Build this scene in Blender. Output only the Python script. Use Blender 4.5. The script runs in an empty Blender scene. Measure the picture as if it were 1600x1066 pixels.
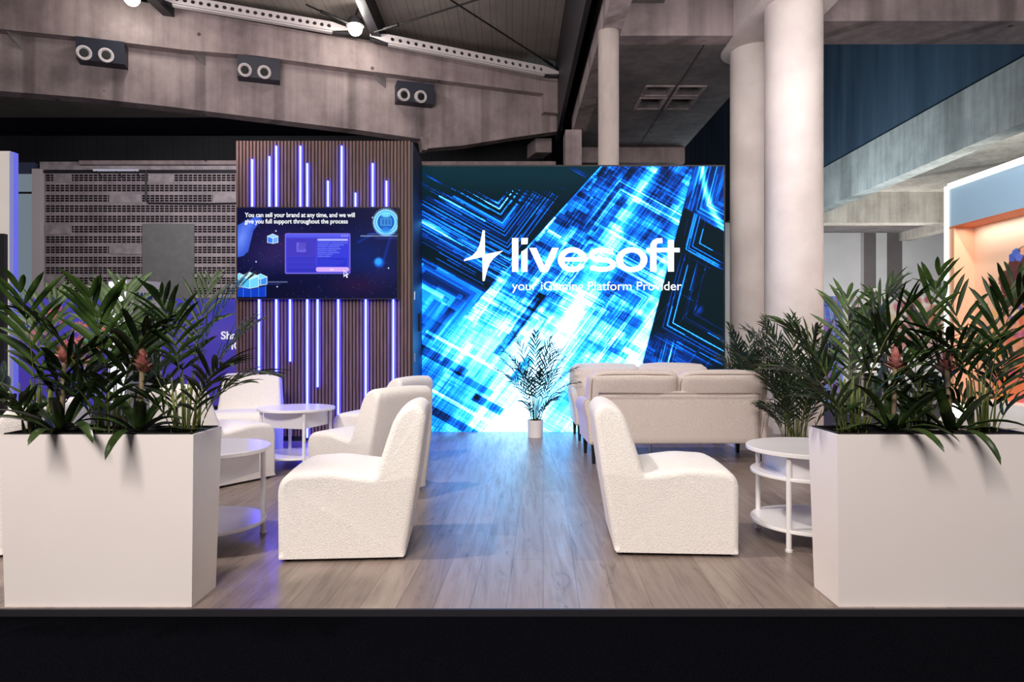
import bpy, bmesh, math, random
import numpy as np
from mathutils import Vector, Matrix, noise as mnoise

C = bpy.context.scene.collection
S = bpy.context.scene
PI = math.pi
F = 1067.0            # focal length in pixels of a 1600 px wide frame (24 mm lens)
EYE = 1.2

# ------------------------------------------------------------------ camera, world, lights
cam_d = bpy.data.cameras.new('camera'); cam_d.lens = 24.0; cam_d.sensor_width = 36.0
cam_d.clip_end = 200
cam = bpy.data.objects.new('camera', cam_d); C.objects.link(cam)
cam.location = (0, 0, EYE); cam.rotation_euler = (PI/2, 0, 0)
S.camera = cam
S.view_settings.view_transform = 'Standard'; S.view_settings.look = 'None'
S.view_settings.exposure = 0.0; S.view_settings.gamma = 1.0; S.view_settings.use_curve_mapping = False

w = bpy.data.worlds.new('hall_air'); S.world = w; w.use_nodes = True
w.node_tree.nodes['Background'].inputs[0].default_value = (0.75, 0.70, 0.80, 1)
w.node_tree.nodes['Background'].inputs[1].default_value = 0.13

def light(name, kind, loc, power, col=(1, 1, 1), target=None, size=0.3, sizey=None, spot=None, blend=0.5):
    d = bpy.data.lights.new(name, kind); d.energy = power; d.color = col
    if kind == 'AREA':
        d.size = size
        if sizey: d.shape = 'RECTANGLE'; d.size_y = sizey
    else: d.shadow_soft_size = size
    if kind == 'SPOT': d.spot_size = math.radians(spot or 60); d.spot_blend = blend
    o = bpy.data.objects.new(name, d); C.objects.link(o); o.location = loc
    if target is not None:
        o.rotation_euler = (Vector(target) - Vector(loc)).to_track_quat('-Z', 'Y').to_euler()
    return o
WARM = (1.0, 0.92, 0.86)
light('hall_key_lamp', 'SPOT', (-3.7, 3.3, 7.2), 1400, WARM, (0.2, 4.6, 0), 0.22, spot=75, blend=0.6)
light('hall_front_lamp', 'AREA', (-1.6, -2.6, 5.4), 690, WARM, (0, 4.5, 0.6), 3.0, 1.5)
light('hall_right_lamp', 'AREA', (5.0, 3.0, 6.6), 110, WARM, (1.5, 6.5, 0.5), 1.5, 1.5)
light('girder_fill_light', 'AREA', (-4.5, 7.6, 3.9), 38, (1.0, 0.86, 0.88), (-3.5, 14, 6.3), 3.0, 1.0)  # added fill that brightens the concrete girder from below
light('roof_fill_light', 'AREA', (2.6, 5.5, 3.9), 90, (1.0, 0.93, 0.92), (1.0, 11, 6.6), 3.0, 1.0)  # unseen fill added to lift the dark ceiling
light('column_fill_light', 'SPOT', (0.9, 3.6, 5.2), 450, (1.0, 0.90, 0.88), (3.9, 9.4, 3.1), 0.3, spot=46, blend=0.9)  # invented spot, placed to brighten the columns
light('rear_bay_fill', 'AREA', (11.8, 15.0, 2.6), 330, (1.0, 0.95, 0.85), (13.5, 23, 5.6), 2.0, 1.0)  # added light without a fixture, brightens the bay at right
light('navy_wall_fill', 'AREA', (6.5, 19.0, 1.9), 620, (0.75, 0.9, 1.0), (10.3, 20, 8.5), 3.0, 2.0)  # added helper light hidden behind the columns, lifts the navy wall
light('rear_wall_fill', 'AREA', (14.5, 24.5, 1.6), 460, (1.0, 0.97, 0.95), (15.0, 30, 4.2), 5.0, 1.0)  # fill added behind the printed stand to lighten the back wall
light('deck_fill', 'AREA', (-3.0, 8.8, 4.2), 110, (1.0, 0.9, 0.88), (-0.8, 13.0, 7.7), 3.0, 1.0)  # extra fill put in to brighten the roof deck
light('block_wall_fill', 'AREA', (-6.5, 13.6, 4.9), 110, (0.96, 0.92, 0.98), (-7.6, 17, 3.4), 4.0, 0.8)  # unseen helper light turned on the pierced block wall

# ------------------------------------------------------------------ node helpers
def lin(c):
    return tuple((x/12.92 if x <= 0.04045 else ((x+0.055)/1.055)**2.4) for x in (v/255.0 for v in c))
def mat(name, col, rough=0.6, metal=0.0, spec=0.5, emit=None, es=0.0, sheen=0.0):
    m = bpy.data.materials.new(name); m.use_nodes = True
    b = m.node_tree.nodes['Principled BSDF']
    b.inputs['Base Color'].default_value = (*lin(col), 1)
    b.inputs['Roughness'].default_value = rough; b.inputs['Metallic'].default_value = metal
    b.inputs['Specular IOR Level'].default_value = spec
    if sheen: b.inputs['Sheen Weight'].default_value = sheen
    if emit is not None:
        b.inputs['Emission Color'].default_value = (*lin(emit), 1); b.inputs['Emission Strength'].default_value = es
    return m
def N(m, t, **kw):
    n = m.node_tree.nodes.new(t)
    for k, v in kw.items():
        if k.startswith('i_'):
            n.inputs[k[2:].replace('_', ' ')].default_value = v
        else: setattr(n, k, v)
    return n
def L(m, a, b): m.node_tree.links.new(a, b)
def coords(m, scale=(1, 1, 1), rot=(0, 0, 0), loc=(0, 0, 0), kind='Object'):
    t = N(m, 'ShaderNodeTexCoord'); mp = N(m, 'ShaderNodeMapping')
    mp.inputs['Scale'].default_value = scale; mp.inputs['Rotation'].default_value = rot
    mp.inputs['Location'].default_value = loc
    L(m, t.outputs[kind], mp.inputs['Vector']); return mp.outputs[0]
def ramp(m, src, stops):
    r = N(m, 'ShaderNodeValToRGB'); e = r.color_ramp.elements
    while len(e) < len(stops): e.new(0.5)
    for i, (p, c) in enumerate(stops):
        e[i].position = p; e[i].color = (*c, 1)
    L(m, src, r.inputs[0]); return r.outputs[0]
def bump(m, src, strength, dist):
    b = N(m, 'ShaderNodeBump'); b.inputs['Strength'].default_value = strength; b.inputs['Distance'].default_value = dist
    L(m, src, b.inputs['Height']); L(m, b.outputs[0], m.node_tree.nodes['Principled BSDF'].inputs['Normal']); return b
def bsdf(m): return m.node_tree.nodes['Principled BSDF']
def mixc(m, fac, a, b, mode='MIX'):
    n = N(m, 'ShaderNodeMix', data_type='RGBA', blend_type=mode)
    if hasattr(fac, 'links') or hasattr(fac, 'is_output'): L(m, fac, n.inputs[0])
    else: n.inputs[0].default_value = fac
    for v, s in ((a, 6), (b, 7)):
        if hasattr(v, 'is_output'): L(m, v, n.inputs[s])
        else: n.inputs[s].default_value = (*v, 1)
    return n.outputs[2]

def noisy(name, a, b, scale=3, rough=0.7, detail=6, stretch=(1, 1, 1), bs=0.0, bscale=40, bdist=0.01, spec=0.4, contrast=(0.35, 0.65), sheen=0):
    m = mat(name, a, rough, spec=spec, sheen=sheen)
    v = coords(m, stretch)
    n = N(m, 'ShaderNodeTexNoise'); n.inputs['Scale'].default_value = scale; n.inputs['Detail'].default_value = detail
    L(m, v, n.inputs['Vector'])
    L(m, ramp(m, n.outputs[0], [(contrast[0], lin(a)), (contrast[1], lin(b))]), bsdf(m).inputs['Base Color'])
    if bs:
        n2 = N(m, 'ShaderNodeTexNoise'); n2.inputs['Scale'].default_value = bscale; n2.inputs['Detail'].default_value = 3
        L(m, v, n2.inputs['Vector']); bump(m, n2.outputs[0], bs, bdist)
    return m

def concrete(name, a, b, board=0.0, rough=0.85, pits=True):
    m = mat(name, a, rough, spec=0.25)
    v = coords(m)
    n1 = N(m, 'ShaderNodeTexNoise'); n1.inputs['Scale'].default_value = 0.9; n1.inputs['Detail'].default_value = 9; n1.inputs['Roughness'].default_value = 0.65
    L(m, v, n1.inputs['Vector'])
    base = ramp(m, n1.outputs[0], [(0.33, lin(a)), (0.62, lin(b))])
    # vertical rain streaks
    v2 = coords(m, (7, 7, 0.5))
    n2 = N(m, 'ShaderNodeTexNoise'); n2.inputs['Scale'].default_value = 1.0; n2.inputs['Detail'].default_value = 6
    L(m, v2, n2.inputs['Vector'])
    st = ramp(m, n2.outputs[0], [(0.3, (0.62, 0.60, 0.60)), (0.62, (1.08, 1.08, 1.08))])
    c = mixc(m, 0.55, base, st, 'MULTIPLY')
    if pits:
        vo = N(m, 'ShaderNodeTexVoronoi'); vo.inputs['Scale'].default_value = 1.3
        L(m, v, vo.inputs['Vector'])
        pt = ramp(m, vo.outputs['Distance'], [(0.035, (0.25, 0.24, 0.25)), (0.06, (1, 1, 1))])
        c = mixc(m, 1.0, c, pt, 'MULTIPLY')
    if board:
        wv = N(m, 'ShaderNodeTexWave', wave_type='BANDS', bands_direction='DIAGONAL'); wv.inputs['Scale'].default_value = board
        wv.inputs['Distortion'].default_value = 0.3
        vb = coords(m, (1, 1, 0))
        L(m, vb, wv.inputs['Vector'])
        bd = ramp(m, wv.outputs[0], [(0.02, (0.6, 0.6, 0.6)), (0.07, (1, 1, 1))])
        c = mixc(m, 0.8, c, bd, 'MULTIPLY')
    L(m, c, bsdf(m).inputs['Base Color'])
    bump(m, n1.outputs[0], 0.35, 0.05)
    return m

M = {}
M['concrete'] = concrete('board_marked_concrete', (122, 110, 112), (168, 154, 154), board=0.35)
M['concrete_b'] = concrete('upper_beam_concrete', (122, 110, 112), (166, 150, 150), board=0.0)
M['concrete_dk'] = concrete('dark_slab_shaded_fin_concrete', (96, 92, 94), (128, 122, 122), board=0.0)  # dark slabs; also gives the gusset fins their painted shade
M['concrete_g'] = concrete('greenish_beam_concrete', (138, 142, 140), (170, 172, 168), board=0.12, pits=False)
M['concrete_w'] = concrete('cream_beam_concrete', (160, 154, 146), (196, 190, 180), board=0.12, pits=False)
M['column'] = noisy('painted_column', (206, 196, 192), (226, 217, 213), 2, 0.7, bs=0.15, bscale=18, bdist=0.02, contrast=(0.3, 0.7))
M['navy'] = noisy('navy_panel_paint', (50, 66, 82), (66, 84, 100), 1.2, 0.8, stretch=(1.5, 1.5, 0.15), spec=0.1)
M['dark'] = noisy('near_black_wall', (14, 16, 26), (20, 22, 34), 2, 0.9, spec=0.1)
M['black'] = mat('black_paint', (12, 12, 14), 0.6)
M['blackleg'] = mat('black_lacquered_wood', (16, 15, 17), 0.4)
M['white'] = noisy('white_laminate', (232, 226, 224), (240, 234, 231), 1.5, 0.38, bs=0.03, bscale=60, bdist=0.002)
M['tablewhite'] = mat('white_table_board', (236, 232, 230), 0.22)
M['legwhite'] = mat('white_lacquered_metal', (232, 228, 226), 0.3)
M['planter'] = noisy('white_planter_lacquer', (233, 224, 220), (239, 231, 228), 1.0, 0.45)
M['soil'] = noisy('dark_planting_soil', (16, 16, 26), (34, 32, 40), 40, 0.95, bs=0.8, bscale=60)
M['carpet'] = noisy('black_carpet', (6, 6, 9), (13, 13, 17), 160, 1.0, bs=0.6, bscale=250, bdist=0.004, spec=0.0)
M['hallfloor'] = noisy('dark_hall_floor', (30, 30, 36), (44, 44, 50), 4, 0.5)
def boucle():
    m = mat('white_boucle_fabric', (238, 232, 226), 0.95, spec=0.15, sheen=0.25)
    v = coords(m)
    vo = N(m, 'ShaderNodeTexVoronoi', feature='SMOOTH_F1'); vo.inputs['Scale'].default_value = 150; L(m, v, vo.inputs['Vector'])
    n = N(m, 'ShaderNodeTexNoise'); n.inputs['Scale'].default_value = 210; n.inputs['Detail'].default_value = 4; L(m, v, n.inputs['Vector'])
    c = ramp(m, n.outputs[0], [(0.3, lin((222, 213, 206))), (0.6, lin((244, 239, 234)))])
    L(m, c, bsdf(m).inputs['Base Color'])
    mx = N(m, 'ShaderNodeMath', operation='SUBTRACT'); L(m, n.outputs[0], mx.inputs[0]); L(m, vo.outputs[0], mx.inputs[1])
    bump(m, mx.outputs[0], 0.5, 0.005)
    return m
M['boucle'] = boucle()
M['linen'] = noisy('beige_linen', (206, 192, 184), (222, 209, 202), 90, 0.95, bs=0.35, bscale=220, bdist=0.003, spec=0.1, sheen=0.2)
M['piping'] = mat('beige_piping', (186, 170, 162), 0.9)
M['chrome'] = mat('brushed_steel', (190, 190, 195), 0.3, metal=1)
M['navybox'] = mat('navy_metal_box', (14, 20, 42), 0.45)
M['nozzle'] = mat('light_nozzle_plastic', (196, 190, 192), 0.4)
M['purlin'] = mat('grey_white_steel', (206, 198, 200), 0.5)
M['steel_dk'] = mat('dark_steel', (44, 42, 48), 0.5, metal=0.3)
M['pot'] = noisy('white_ribbed_pot', (226, 216, 216), (236, 228, 226), 3, 0.4)
M['bract'] = noisy('pink_bract', (176, 96, 92), (216, 150, 140), 30, 0.6)
def emis(name, col, s):
    m = bpy.data.materials.new(name); m.use_nodes = True; nt = m.node_tree
    nt.nodes.clear(); e = nt.nodes.new('ShaderNodeEmission'); o = nt.nodes.new('ShaderNodeOutputMaterial')
    e.inputs[0].default_value = (*lin(col), 1); e.inputs[1].default_value = s
    nt.links.new(e.outputs[0], o.inputs[0]); return m
M['led'] = emis('blue_led_glow', (38, 44, 255), 45.0)
M['ledwhite'] = emis('white_led_glow', (255, 250, 235), 3.2)
M['lamp'] = emis('hall_lamp_glow', (255, 250, 236), 40.0)
M['logo'] = emis('lit_white_lettering', (255, 255, 255), 1.6)
M['tvtext'] = emis('lit_tv_lettering', (250, 252, 255), 1.1)

def wood_floor():
    m = mat('greyed_oak_planks', (150, 132, 122), 0.36, spec=0.38)
    a = math.radians(90 + 2.6)
    v = coords(m, rot=(0, 0, a))
    br = N(m, 'ShaderNodeTexBrick'); br.offset = 0.37; br.offset_frequency = 2
    br.inputs['Scale'].default_value = 1.0; br.inputs['Brick Width'].default_value = 1.25; br.inputs['Row Height'].default_value = 0.165
    br.inputs['Mortar Size'].default_value = 0.0016; br.inputs['Mortar Smooth'].default_value = 0.0; br.inputs['Bias'].default_value = 0.0
    br.inputs['Color1'].default_value = (*lin((126, 112, 104)), 1); br.inputs['Color2'].default_value = (*lin((146, 131, 122)), 1)
    br.inputs['Mortar'].default_value = (*lin((98, 84, 78)), 1)
    L(m, v, br.inputs['Vector'])
    v2 = coords(m, (26, 1.6, 1), (0, 0, math.radians(2.6)))
    n = N(m, 'ShaderNodeTexNoise'); n.inputs['Scale'].default_value = 1.0; n.inputs['Detail'].default_value = 9; n.inputs['Roughness'].default_value = 0.68; n.inputs['Distortion'].default_value = 0.6
    L(m, v2, n.inputs['Vector'])
    g = ramp(m, n.outputs[0], [(0.28, (0.60, 0.57, 0.57)), (0.5, (0.93, 0.92, 0.92)), (0.72, (1.1, 1.1, 1.1))])
    c = mixc(m, 0.85, br.outputs[0], g, 'MULTIPLY')
    # knots and dark grain patches
    v3 = coords(m, (5.5, 1.5, 1), (0, 0, math.radians(2.6)))
    n3 = N(m, 'ShaderNodeTexNoise'); n3.inputs['Scale'].default_value = 1.5; n3.inputs['Detail'].default_value = 8; n3.inputs['Roughness'].default_value = 0.7; n3.inputs['Distortion'].default_value = 1.4
    L(m, v3, n3.inputs['Vector'])
    k = ramp(m, n3.outputs[0], [(0.30, (0.42, 0.38, 0.38)), (0.42, (1, 1, 1))])
    c = mixc(m, 0.85, c, k, 'MULTIPLY')
    L(m, c, bsdf(m).inputs['Base Color'])
    rr = ramp(m, n.outputs[0], [(0.3, (0.40,)*3), (0.7, (0.26,)*3)]); L(m, rr, bsdf(m).inputs['Roughness'])
    bump(m, n.outputs[0], 0.12, 0.004)
    return m
M['floor'] = wood_floor()

def slat_wood():
    m = mat('brown_slat_veneer', (110, 84, 78), 0.55, spec=0.3)
    v = coords(m, (60, 60, 2.5))
    n = N(m, 'ShaderNodeTexNoise'); n.inputs['Scale'].default_value = 1.0; n.inputs['Detail'].default_value = 6; L(m, v, n.inputs['Vector'])
    L(m, ramp(m, n.outputs[0], [(0.3, lin((90, 67, 62))), (0.7, lin((128, 100, 93)))]), bsdf(m).inputs['Base Color'])
    return m
M['slat'] = slat_wood()
def leafmat(name, a, b, rough=0.48):
    m = mat(name, a, rough, spec=0.3)
    v = coords(m, (3, 3, 3))
    n = N(m, 'ShaderNodeTexNoise'); n.inputs['Scale'].default_value = 4; n.inputs['Detail'].default_value = 3; L(m, v, n.inputs['Vector'])
    L(m, ramp(m, n.outputs[0], [(0.35, lin(a)), (0.65, lin(b))]), bsdf(m).inputs['Base Color'])
    return m
M['leaf'] = leafmat('dark_green_frond', (22, 37, 16), (42, 62, 26))
M['leaf2'] = leafmat('fresh_green_frond', (34, 55, 22), (64, 88, 38))
M['leafd'] = leafmat('deep_green_frond', (18, 36, 24), (34, 54, 32), 0.6)
M['strap'] = leafmat('olive_strap_leaf', (30, 48, 22), (58, 74, 36), 0.3)
M['stem'] = leafmat('yellow_green_stem', (66, 78, 34), (112, 118, 58))

def PX(px, Y): return (px-800)*Y/F
def block_mat():
    m = mat('pierced_block_wall', (150, 142, 145), 0.9, spec=0.1)
    t = N(m, 'ShaderNodeTexCoord'); sp = N(m, 'ShaderNodeSeparateXYZ'); L(m, t.outputs['Object'], sp.inputs[0])
    def mth(op, a, b=None, c=None):
        n = N(m, 'ShaderNodeMath', operation=op)
        for i, q in enumerate((a, b, c)):
            if q is None: continue
            if isinstance(q, (int, float)): n.inputs[i].default_value = q
            else: L(m, q, n.inputs[i])
        return n.outputs[0]
    fx = mth('FRACT', mth('DIVIDE', mth('SUBTRACT', sp.outputs[0], PX(70.5, 17.0)), 0.1182))
    fz = mth('FRACT', mth('DIVIDE', mth('SUBTRACT', sp.outputs[2], 5.1688-0.2564*30), 0.2564))
    inx = mth('GREATER_THAN', fx, 0.18)
    band = mth('LESS_THAN', fz, 0.70)
    fr = mth('FRACT', mth('DIVIDE', fz, 0.2334))
    inr = mth('GREATER_THAN', fr, 0.24)
    h = mth('MULTIPLY', mth('MULTIPLY', inx, band), inr)
    n = N(m, 'ShaderNodeTexNoise'); n.inputs['Scale'].default_value = 2.5; n.inputs['Detail'].default_value = 6; L(m, t.outputs['Object'], n.inputs['Vector'])
    c = ramp(m, n.outputs[0], [(0.3, lin((136, 128, 132))), (0.7, lin((172, 162, 164)))])
    L(m, mixc(m, h, c, lin((36, 28, 32))), bsdf(m).inputs['Base Color'])
    bump(m, mth('SUBTRACT', 1.0, h), 0.5, 0.03)
    return m
M['block'] = block_mat()
M['blocksolid'] = noisy('solid_grey_block', (142, 134, 138), (172, 163, 164), 5, 0.9)
M['greypanel'] = noisy('flat_grey_panel', (112, 112, 112), (120, 120, 120), 6, 0.8)
def ribbed(name, a, b, freq, axis=0):
    m = mat(name, a, 0.7, spec=0.25)
    t = N(m, 'ShaderNodeTexCoord'); sp = N(m, 'ShaderNodeSeparateXYZ'); L(m, t.outputs['Object'], sp.inputs[0])
    d = N(m, 'ShaderNodeMath', operation='MULTIPLY'); L(m, sp.outputs[axis], d.inputs[0]); d.inputs[1].default_value = freq
    f = N(m, 'ShaderNodeMath', operation='FRACT'); L(m, d.outputs[0], f.inputs[0])
    n = N(m, 'ShaderNodeTexNoise'); n.inputs['Scale'].default_value = 1.2; n.inputs['Detail'].default_value = 6; L(m, t.outputs['Object'], n.inputs['Vector'])
    c = ramp(m, f.outputs[0], [(0.0, lin(a)), (0.06, lin(b)), (0.62, lin(b)), (0.66, lin(a)), (0.7, lin(b))])
    c2 = ramp(m, n.outputs[0], [(0.3, (0.75, 0.75, 0.75)), (0.7, (1.05, 1.03, 1.0))])
    L(m, mixc(m, 1.0, c, c2, 'MULTIPLY'), bsdf(m).inputs['Base Color'])
    return m
M['deck'] = ribbed('ribbed_roof_deck', (112, 104, 102), (150, 142, 137), 3.1)
M['fascia'] = ribbed('dark_ribbed_fascia', (22, 23, 27), (33, 34, 38), 2.6)

# ------------------------------------------------------------------ mesh helpers
def link(name, me, m=None, parent=None, smooth=False, loc=None):
    if m is not None:
        for x in (m if isinstance(m, (list, tuple)) else [m]): me.materials.append(x)
    o = bpy.data.objects.new(name, me); C.objects.link(o)
    if parent: o.parent = parent
    if loc: o.location = loc
    if smooth:
        me.polygons.foreach_set('use_smooth', [True]*len(me.polygons)); me.update()
    return o
def fin(bm, name, m, parent=None, smooth=False, loc=None, sharp=None, recalc=True):
    if recalc: bmesh.ops.recalc_face_normals(bm, faces=bm.faces)
    me = bpy.data.meshes.new(name); bm.to_mesh(me); bm.free()
    o = link(name, me, m, parent, smooth, loc)
    if sharp is not None:
        for p in me.polygons: p.use_smooth = True
        me.set_sharp_from_angle(angle=math.radians(sharp))
    return o
def tag(o, label=None, cat=None, group=None, kind=None):
    if label: o['label'] = label
    if cat: o['category'] = cat
    if group: o['group'] = group
    if kind: o['kind'] = kind
    return o
def struct(o, label=None): o['kind'] = 'structure'; (label and o.__setitem__('label', label)); return o
def thing(name, label, cat, loc=(0, 0, 0), rotz=0, group=None):
    o = bpy.data.objects.new(name, None); C.objects.link(o); o.empty_display_size = 0.1
    o.location = loc; o.rotation_euler = (0, 0, rotz); return tag(o, label, cat, group)
def box(bm, x0, x1, y0, y1, z0, z1, mi=0):
    v = [bm.verts.new(p) for p in ((x0, y0, z0), (x1, y0, z0), (x1, y1, z0), (x0, y1, z0), (x0, y0, z1), (x1, y0, z1), (x1, y1, z1), (x0, y1, z1))]
    for f in ((0, 3, 2, 1), (4, 5, 6, 7), (0, 1, 5, 4), (1, 2, 6, 5), (2, 3, 7, 6), (3, 0, 4, 7)):
        bm.faces.new([v[i] for i in f]).material_index = mi
    return v
def boxo(name, x0, x1, y0, y1, z0, z1, m, parent=None, bev=0.0):
    bm = bmesh.new(); box(bm, x0, x1, y0, y1, z0, z1)
    if bev: bmesh.ops.bevel(bm, geom=bm.edges[:], offset=bev, segments=2, affect='EDGES')
    return fin(bm, name, m, parent)
def prism(bm, pts, vec, mi=0):
    vec = Vector(vec); a = [bm.verts.new(p) for p in pts]; b = [bm.verts.new(Vector(p) + vec) for p in pts]
    n = len(pts); fs = [bm.faces.new(a), bm.faces.new(b[::-1])]
    for i in range(n): fs.append(bm.faces.new((a[i], b[i], b[(i+1) % n], a[(i+1) % n])))
    for f in fs: f.material_index = mi
def tube(bm, pts, r, seg=8, r2=None, mi=0, caps=True):
    pts = [Vector(p) for p in pts]; n = len(pts); rings = []
    for i, p in enumerate(pts):
        t = (pts[min(i+1, n-1)] - pts[max(i-1, 0)]).normalized()
        up = Vector((0, 0, 1)) if abs(t.z) < 0.95 else Vector((1, 0, 0))
        a = t.cross(up).normalized(); b = t.cross(a)
        rr = r if r2 is None else r + (r2 - r)*i/(n-1)
        rings.append([bm.verts.new(p + (a*math.cos(q) + b*math.sin(q))*rr) for q in [2*PI*k/seg for k in range(seg)]])
    for i in range(n-1):
        for k in range(seg):
            bm.faces.new((rings[i][k], rings[i][(k+1) % seg], rings[i+1][(k+1) % seg], rings[i+1][k])).material_index = mi
    if caps: bm.faces.new(rings[0][::-1]).material_index = mi; bm.faces.new(rings[-1]).material_index = mi
def lathe(bm, prof, seg=40, c=(0, 0, 0), mi=0):
    rings = []
    for r, z in prof:
        rings.append([bm.verts.new((c[0]+max(r, 1e-4)*math.cos(2*PI*k/seg), c[1]+max(r, 1e-4)*math.sin(2*PI*k/seg), c[2]+z)) for k in range(seg)])
    for i in range(len(prof)-1):
        for k in range(seg):
            bm.faces.new((rings[i][k], rings[i][(k+1) % seg], rings[i+1][(k+1) % seg], rings[i+1][k])).material_index = mi
    bm.faces.new(rings[0][::-1]).material_index = mi; bm.faces.new(rings[-1]).material_index = mi
def rbox(cx, cy, cz, sx, sy, sz, r=0.04, puff=0.0, n=8, wr=0.0, seed=0):
    """soft rounded box: a bmesh"""
    bm = bmesh.new(); bmesh.ops.create_cube(bm, size=2.0)
    bmesh.ops.subdivide_edges(bm, edges=bm.edges[:], cuts=n, use_grid_fill=True)
    h = Vector((sx/2, sy/2, sz/2))
    for v in bm.verts:
        q = v.co.copy()
        p = Vector((q.x*h.x, q.y*h.y, q.z*h.z))
        for k in range(3):                # gather rows of vertices near the edges
            s = 1 if q[k] >= 0 else -1; a = abs(q[k]); p[k] = s*h[k]*(1-(1-a)**1.7)
        inner = Vector([max(-(h[k]-r), min(h[k]-r, p[k])) for k in range(3)])
        d = p - inner
        if d.length > 1e-6:
            if d.length > r or sum(1 for k in range(3) if abs(d[k]) > 1e-6) > 1: d = d.normalized()*r
            p = inner + d
        if puff:
            for k in range(3):
                if abs(q[k]) > 0.999:
                    i, j = [x for x in range(3) if x != k]
                    p[k] += math.copysign(puff*(1-q[i]**2)*(1-q[j]**2), q[k])
        if wr:
            nn = mnoise.noise_vector(p*7 + Vector((seed, 0, 0))); p += nn*wr
        v.co = p + Vector((cx, cy, cz))
    return bm
def soft(name, args, m, parent, **kw):
    return fin(rbox(*args, **kw), name, m, parent, smooth=True)

# direction of a sight line through a photo point -> coordinates at a known distance
def PX(px, Y): return (px-800)*Y/F
def PZ(py, Y): return EYE - (py-533)*Y/F
def on_z(px, py, z): Y = (EYE-z)*F/(py-533); return Vector((PX(px, Y), Y, z))

# ------------------------------------------------------------------ picture canvas for displays and prints
class Canvas:
    def __init__(s, W, H, x0, x1, y0, y1, col):
        s.W, s.H = W, H; s.x0, s.x1, s.y0, s.y1 = x0, x1, y0, y1
        s.a = np.zeros((H, W, 3)); s.a[:] = np.array(col)/255.0
        s.X, s.Y = np.meshgrid(np.linspace(x0, x1, W), np.linspace(y0, y1, H)); s.pw = (x1-x0)/W
    def blend(s, mask, col, op=1.0):
        mk = (np.clip(mask, 0, 1)*op)[..., None]; s.a = s.a*(1-mk) + np.array(col)/255.0*mk
    def add(s, mask, col, op=1.0): s.a = s.a + np.clip(mask, 0, 1)[..., None]*np.array(col)/255.0*op
    def ell(s, cx, cy, rx, ry, col, rot=0, soft=0.0, op=1.0, add=False):
        c, n = math.cos(rot), math.sin(rot); dx, dy = s.X-cx, s.Y-cy
        u = (dx*c+dy*n)/rx; v = (-dx*n+dy*c)/ry; d = np.sqrt(u*u+v*v)
        e = max(soft, s.pw/min(rx, ry)); mk = np.clip((1-d)/e+0.5*(soft == 0), 0, 1)
        (s.add if add else s.blend)(mk, col, op)
    def ring(s, cx, cy, r, wd, col, op=1.0, ry=None):
        d = np.hypot((s.X-cx), (s.Y-cy)*(r/(ry or r))); s.blend(np.clip((wd/2-abs(d-r))/s.pw+0.5, 0, 1), col, op)
    def seg(s, xa, ya, xb, yb, wd, col, op=1.0, soft=0.0, add=False):
        L2 = (xb-xa)**2+(yb-ya)**2; t = np.clip(((s.X-xa)*(xb-xa)+(s.Y-ya)*(yb-ya))/L2, 0, 1)
        d = np.hypot(s.X-xa-t*(xb-xa), s.Y-ya-t*(yb-ya)); mk = np.clip((wd/2-d)/max(s.pw, soft)+0.5, 0, 1)
        (s.add if add else s.blend)(mk, col, op)
    def poly(s, pts, col, op=1.0):
        ins = np.zeros(s.X.shape, bool); n = len(pts)
        for i in range(n):
            xa, ya = pts[i]; xb, yb = pts[(i+1) % n]
            if ya == yb: continue
            ins ^= ((ya > s.Y) != (yb > s.Y)) & (s.X < (xb-xa)*(s.Y-ya)/(yb-ya)+xa)
        s.blend(ins.astype(float), col, op)
    def rect(s, x0, y0, x1, y1, col, op=1.0, r=0.0):
        cx, cy, hx, hy = (x0+x1)/2, (y0+y1)/2, (x1-x0)/2-r, (y1-y0)/2-r
        qx = np.maximum(abs(s.X-cx)-hx, 0); qy = np.maximum(abs(s.Y-cy)-hy, 0)
        s.blend(np.clip((r-np.hypot(qx, qy))/s.pw+0.5, 0, 1), col, op)
def canvas_panel(name, cv, P, parent, mat_, gain=None):
    """turn a canvas into a fine lattice sheet whose colours are its picture; P(X, Y) gives points"""
    H, W = cv.H, cv.W
    co = P(cv.X, cv.Y).reshape(-1, 3)
    idx = np.arange(H*W).reshape(H, W)
    q = np.stack([idx[:-1, :-1], idx[1:, :-1], idx[1:, 1:], idx[:-1, 1:]], -1).reshape(-1, 4)
    me = bpy.data.meshes.new(name)
    me.vertices.add(H*W); me.vertices.foreach_set('co', co.astype(np.float32).ravel())
    me.loops.add(q.size); me.loops.foreach_set('vertex_index', q.astype(np.int32).ravel())
    me.polygons.add(len(q)); me.polygons.foreach_set('loop_start', np.arange(0, q.size, 4, dtype=np.int32))
    me.update(calc_edges=True)
    a = np.clip(cv.a, 0, 1); a = np.where(a <= 0.04045, a/12.92, ((a+0.055)/1.055)**2.4)
    a = a*gain if gain is not None else a; rgba = np.ones((H*W, 4), np.float32); rgba[:, :3] = a.reshape(-1, 3)
    at = me.color_attributes.new('picture', 'FLOAT_COLOR', 'POINT'); at.data.foreach_set('color', rgba.ravel())
    return link(name, me, mat_, parent)
def picture_mat(name, emit=None, rough=0.5):
    m = mat(name, (200, 200, 200), rough)
    at = N(m, 'ShaderNodeAttribute', attribute_name='picture')
    if emit:
        bsdf(m).inputs['Base Color'].default_value = (0.004, 0.004, 0.004, 1); bsdf(m).inputs['Specular IOR Level'].default_value = 0.03
        L(m, at.outputs['Color'], bsdf(m).inputs['Emission Color']); bsdf(m).inputs['Emission Strength'].default_value = emit
    else: L(m, at.outputs['Color'], bsdf(m).inputs['Base Color'])
    return m
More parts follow.
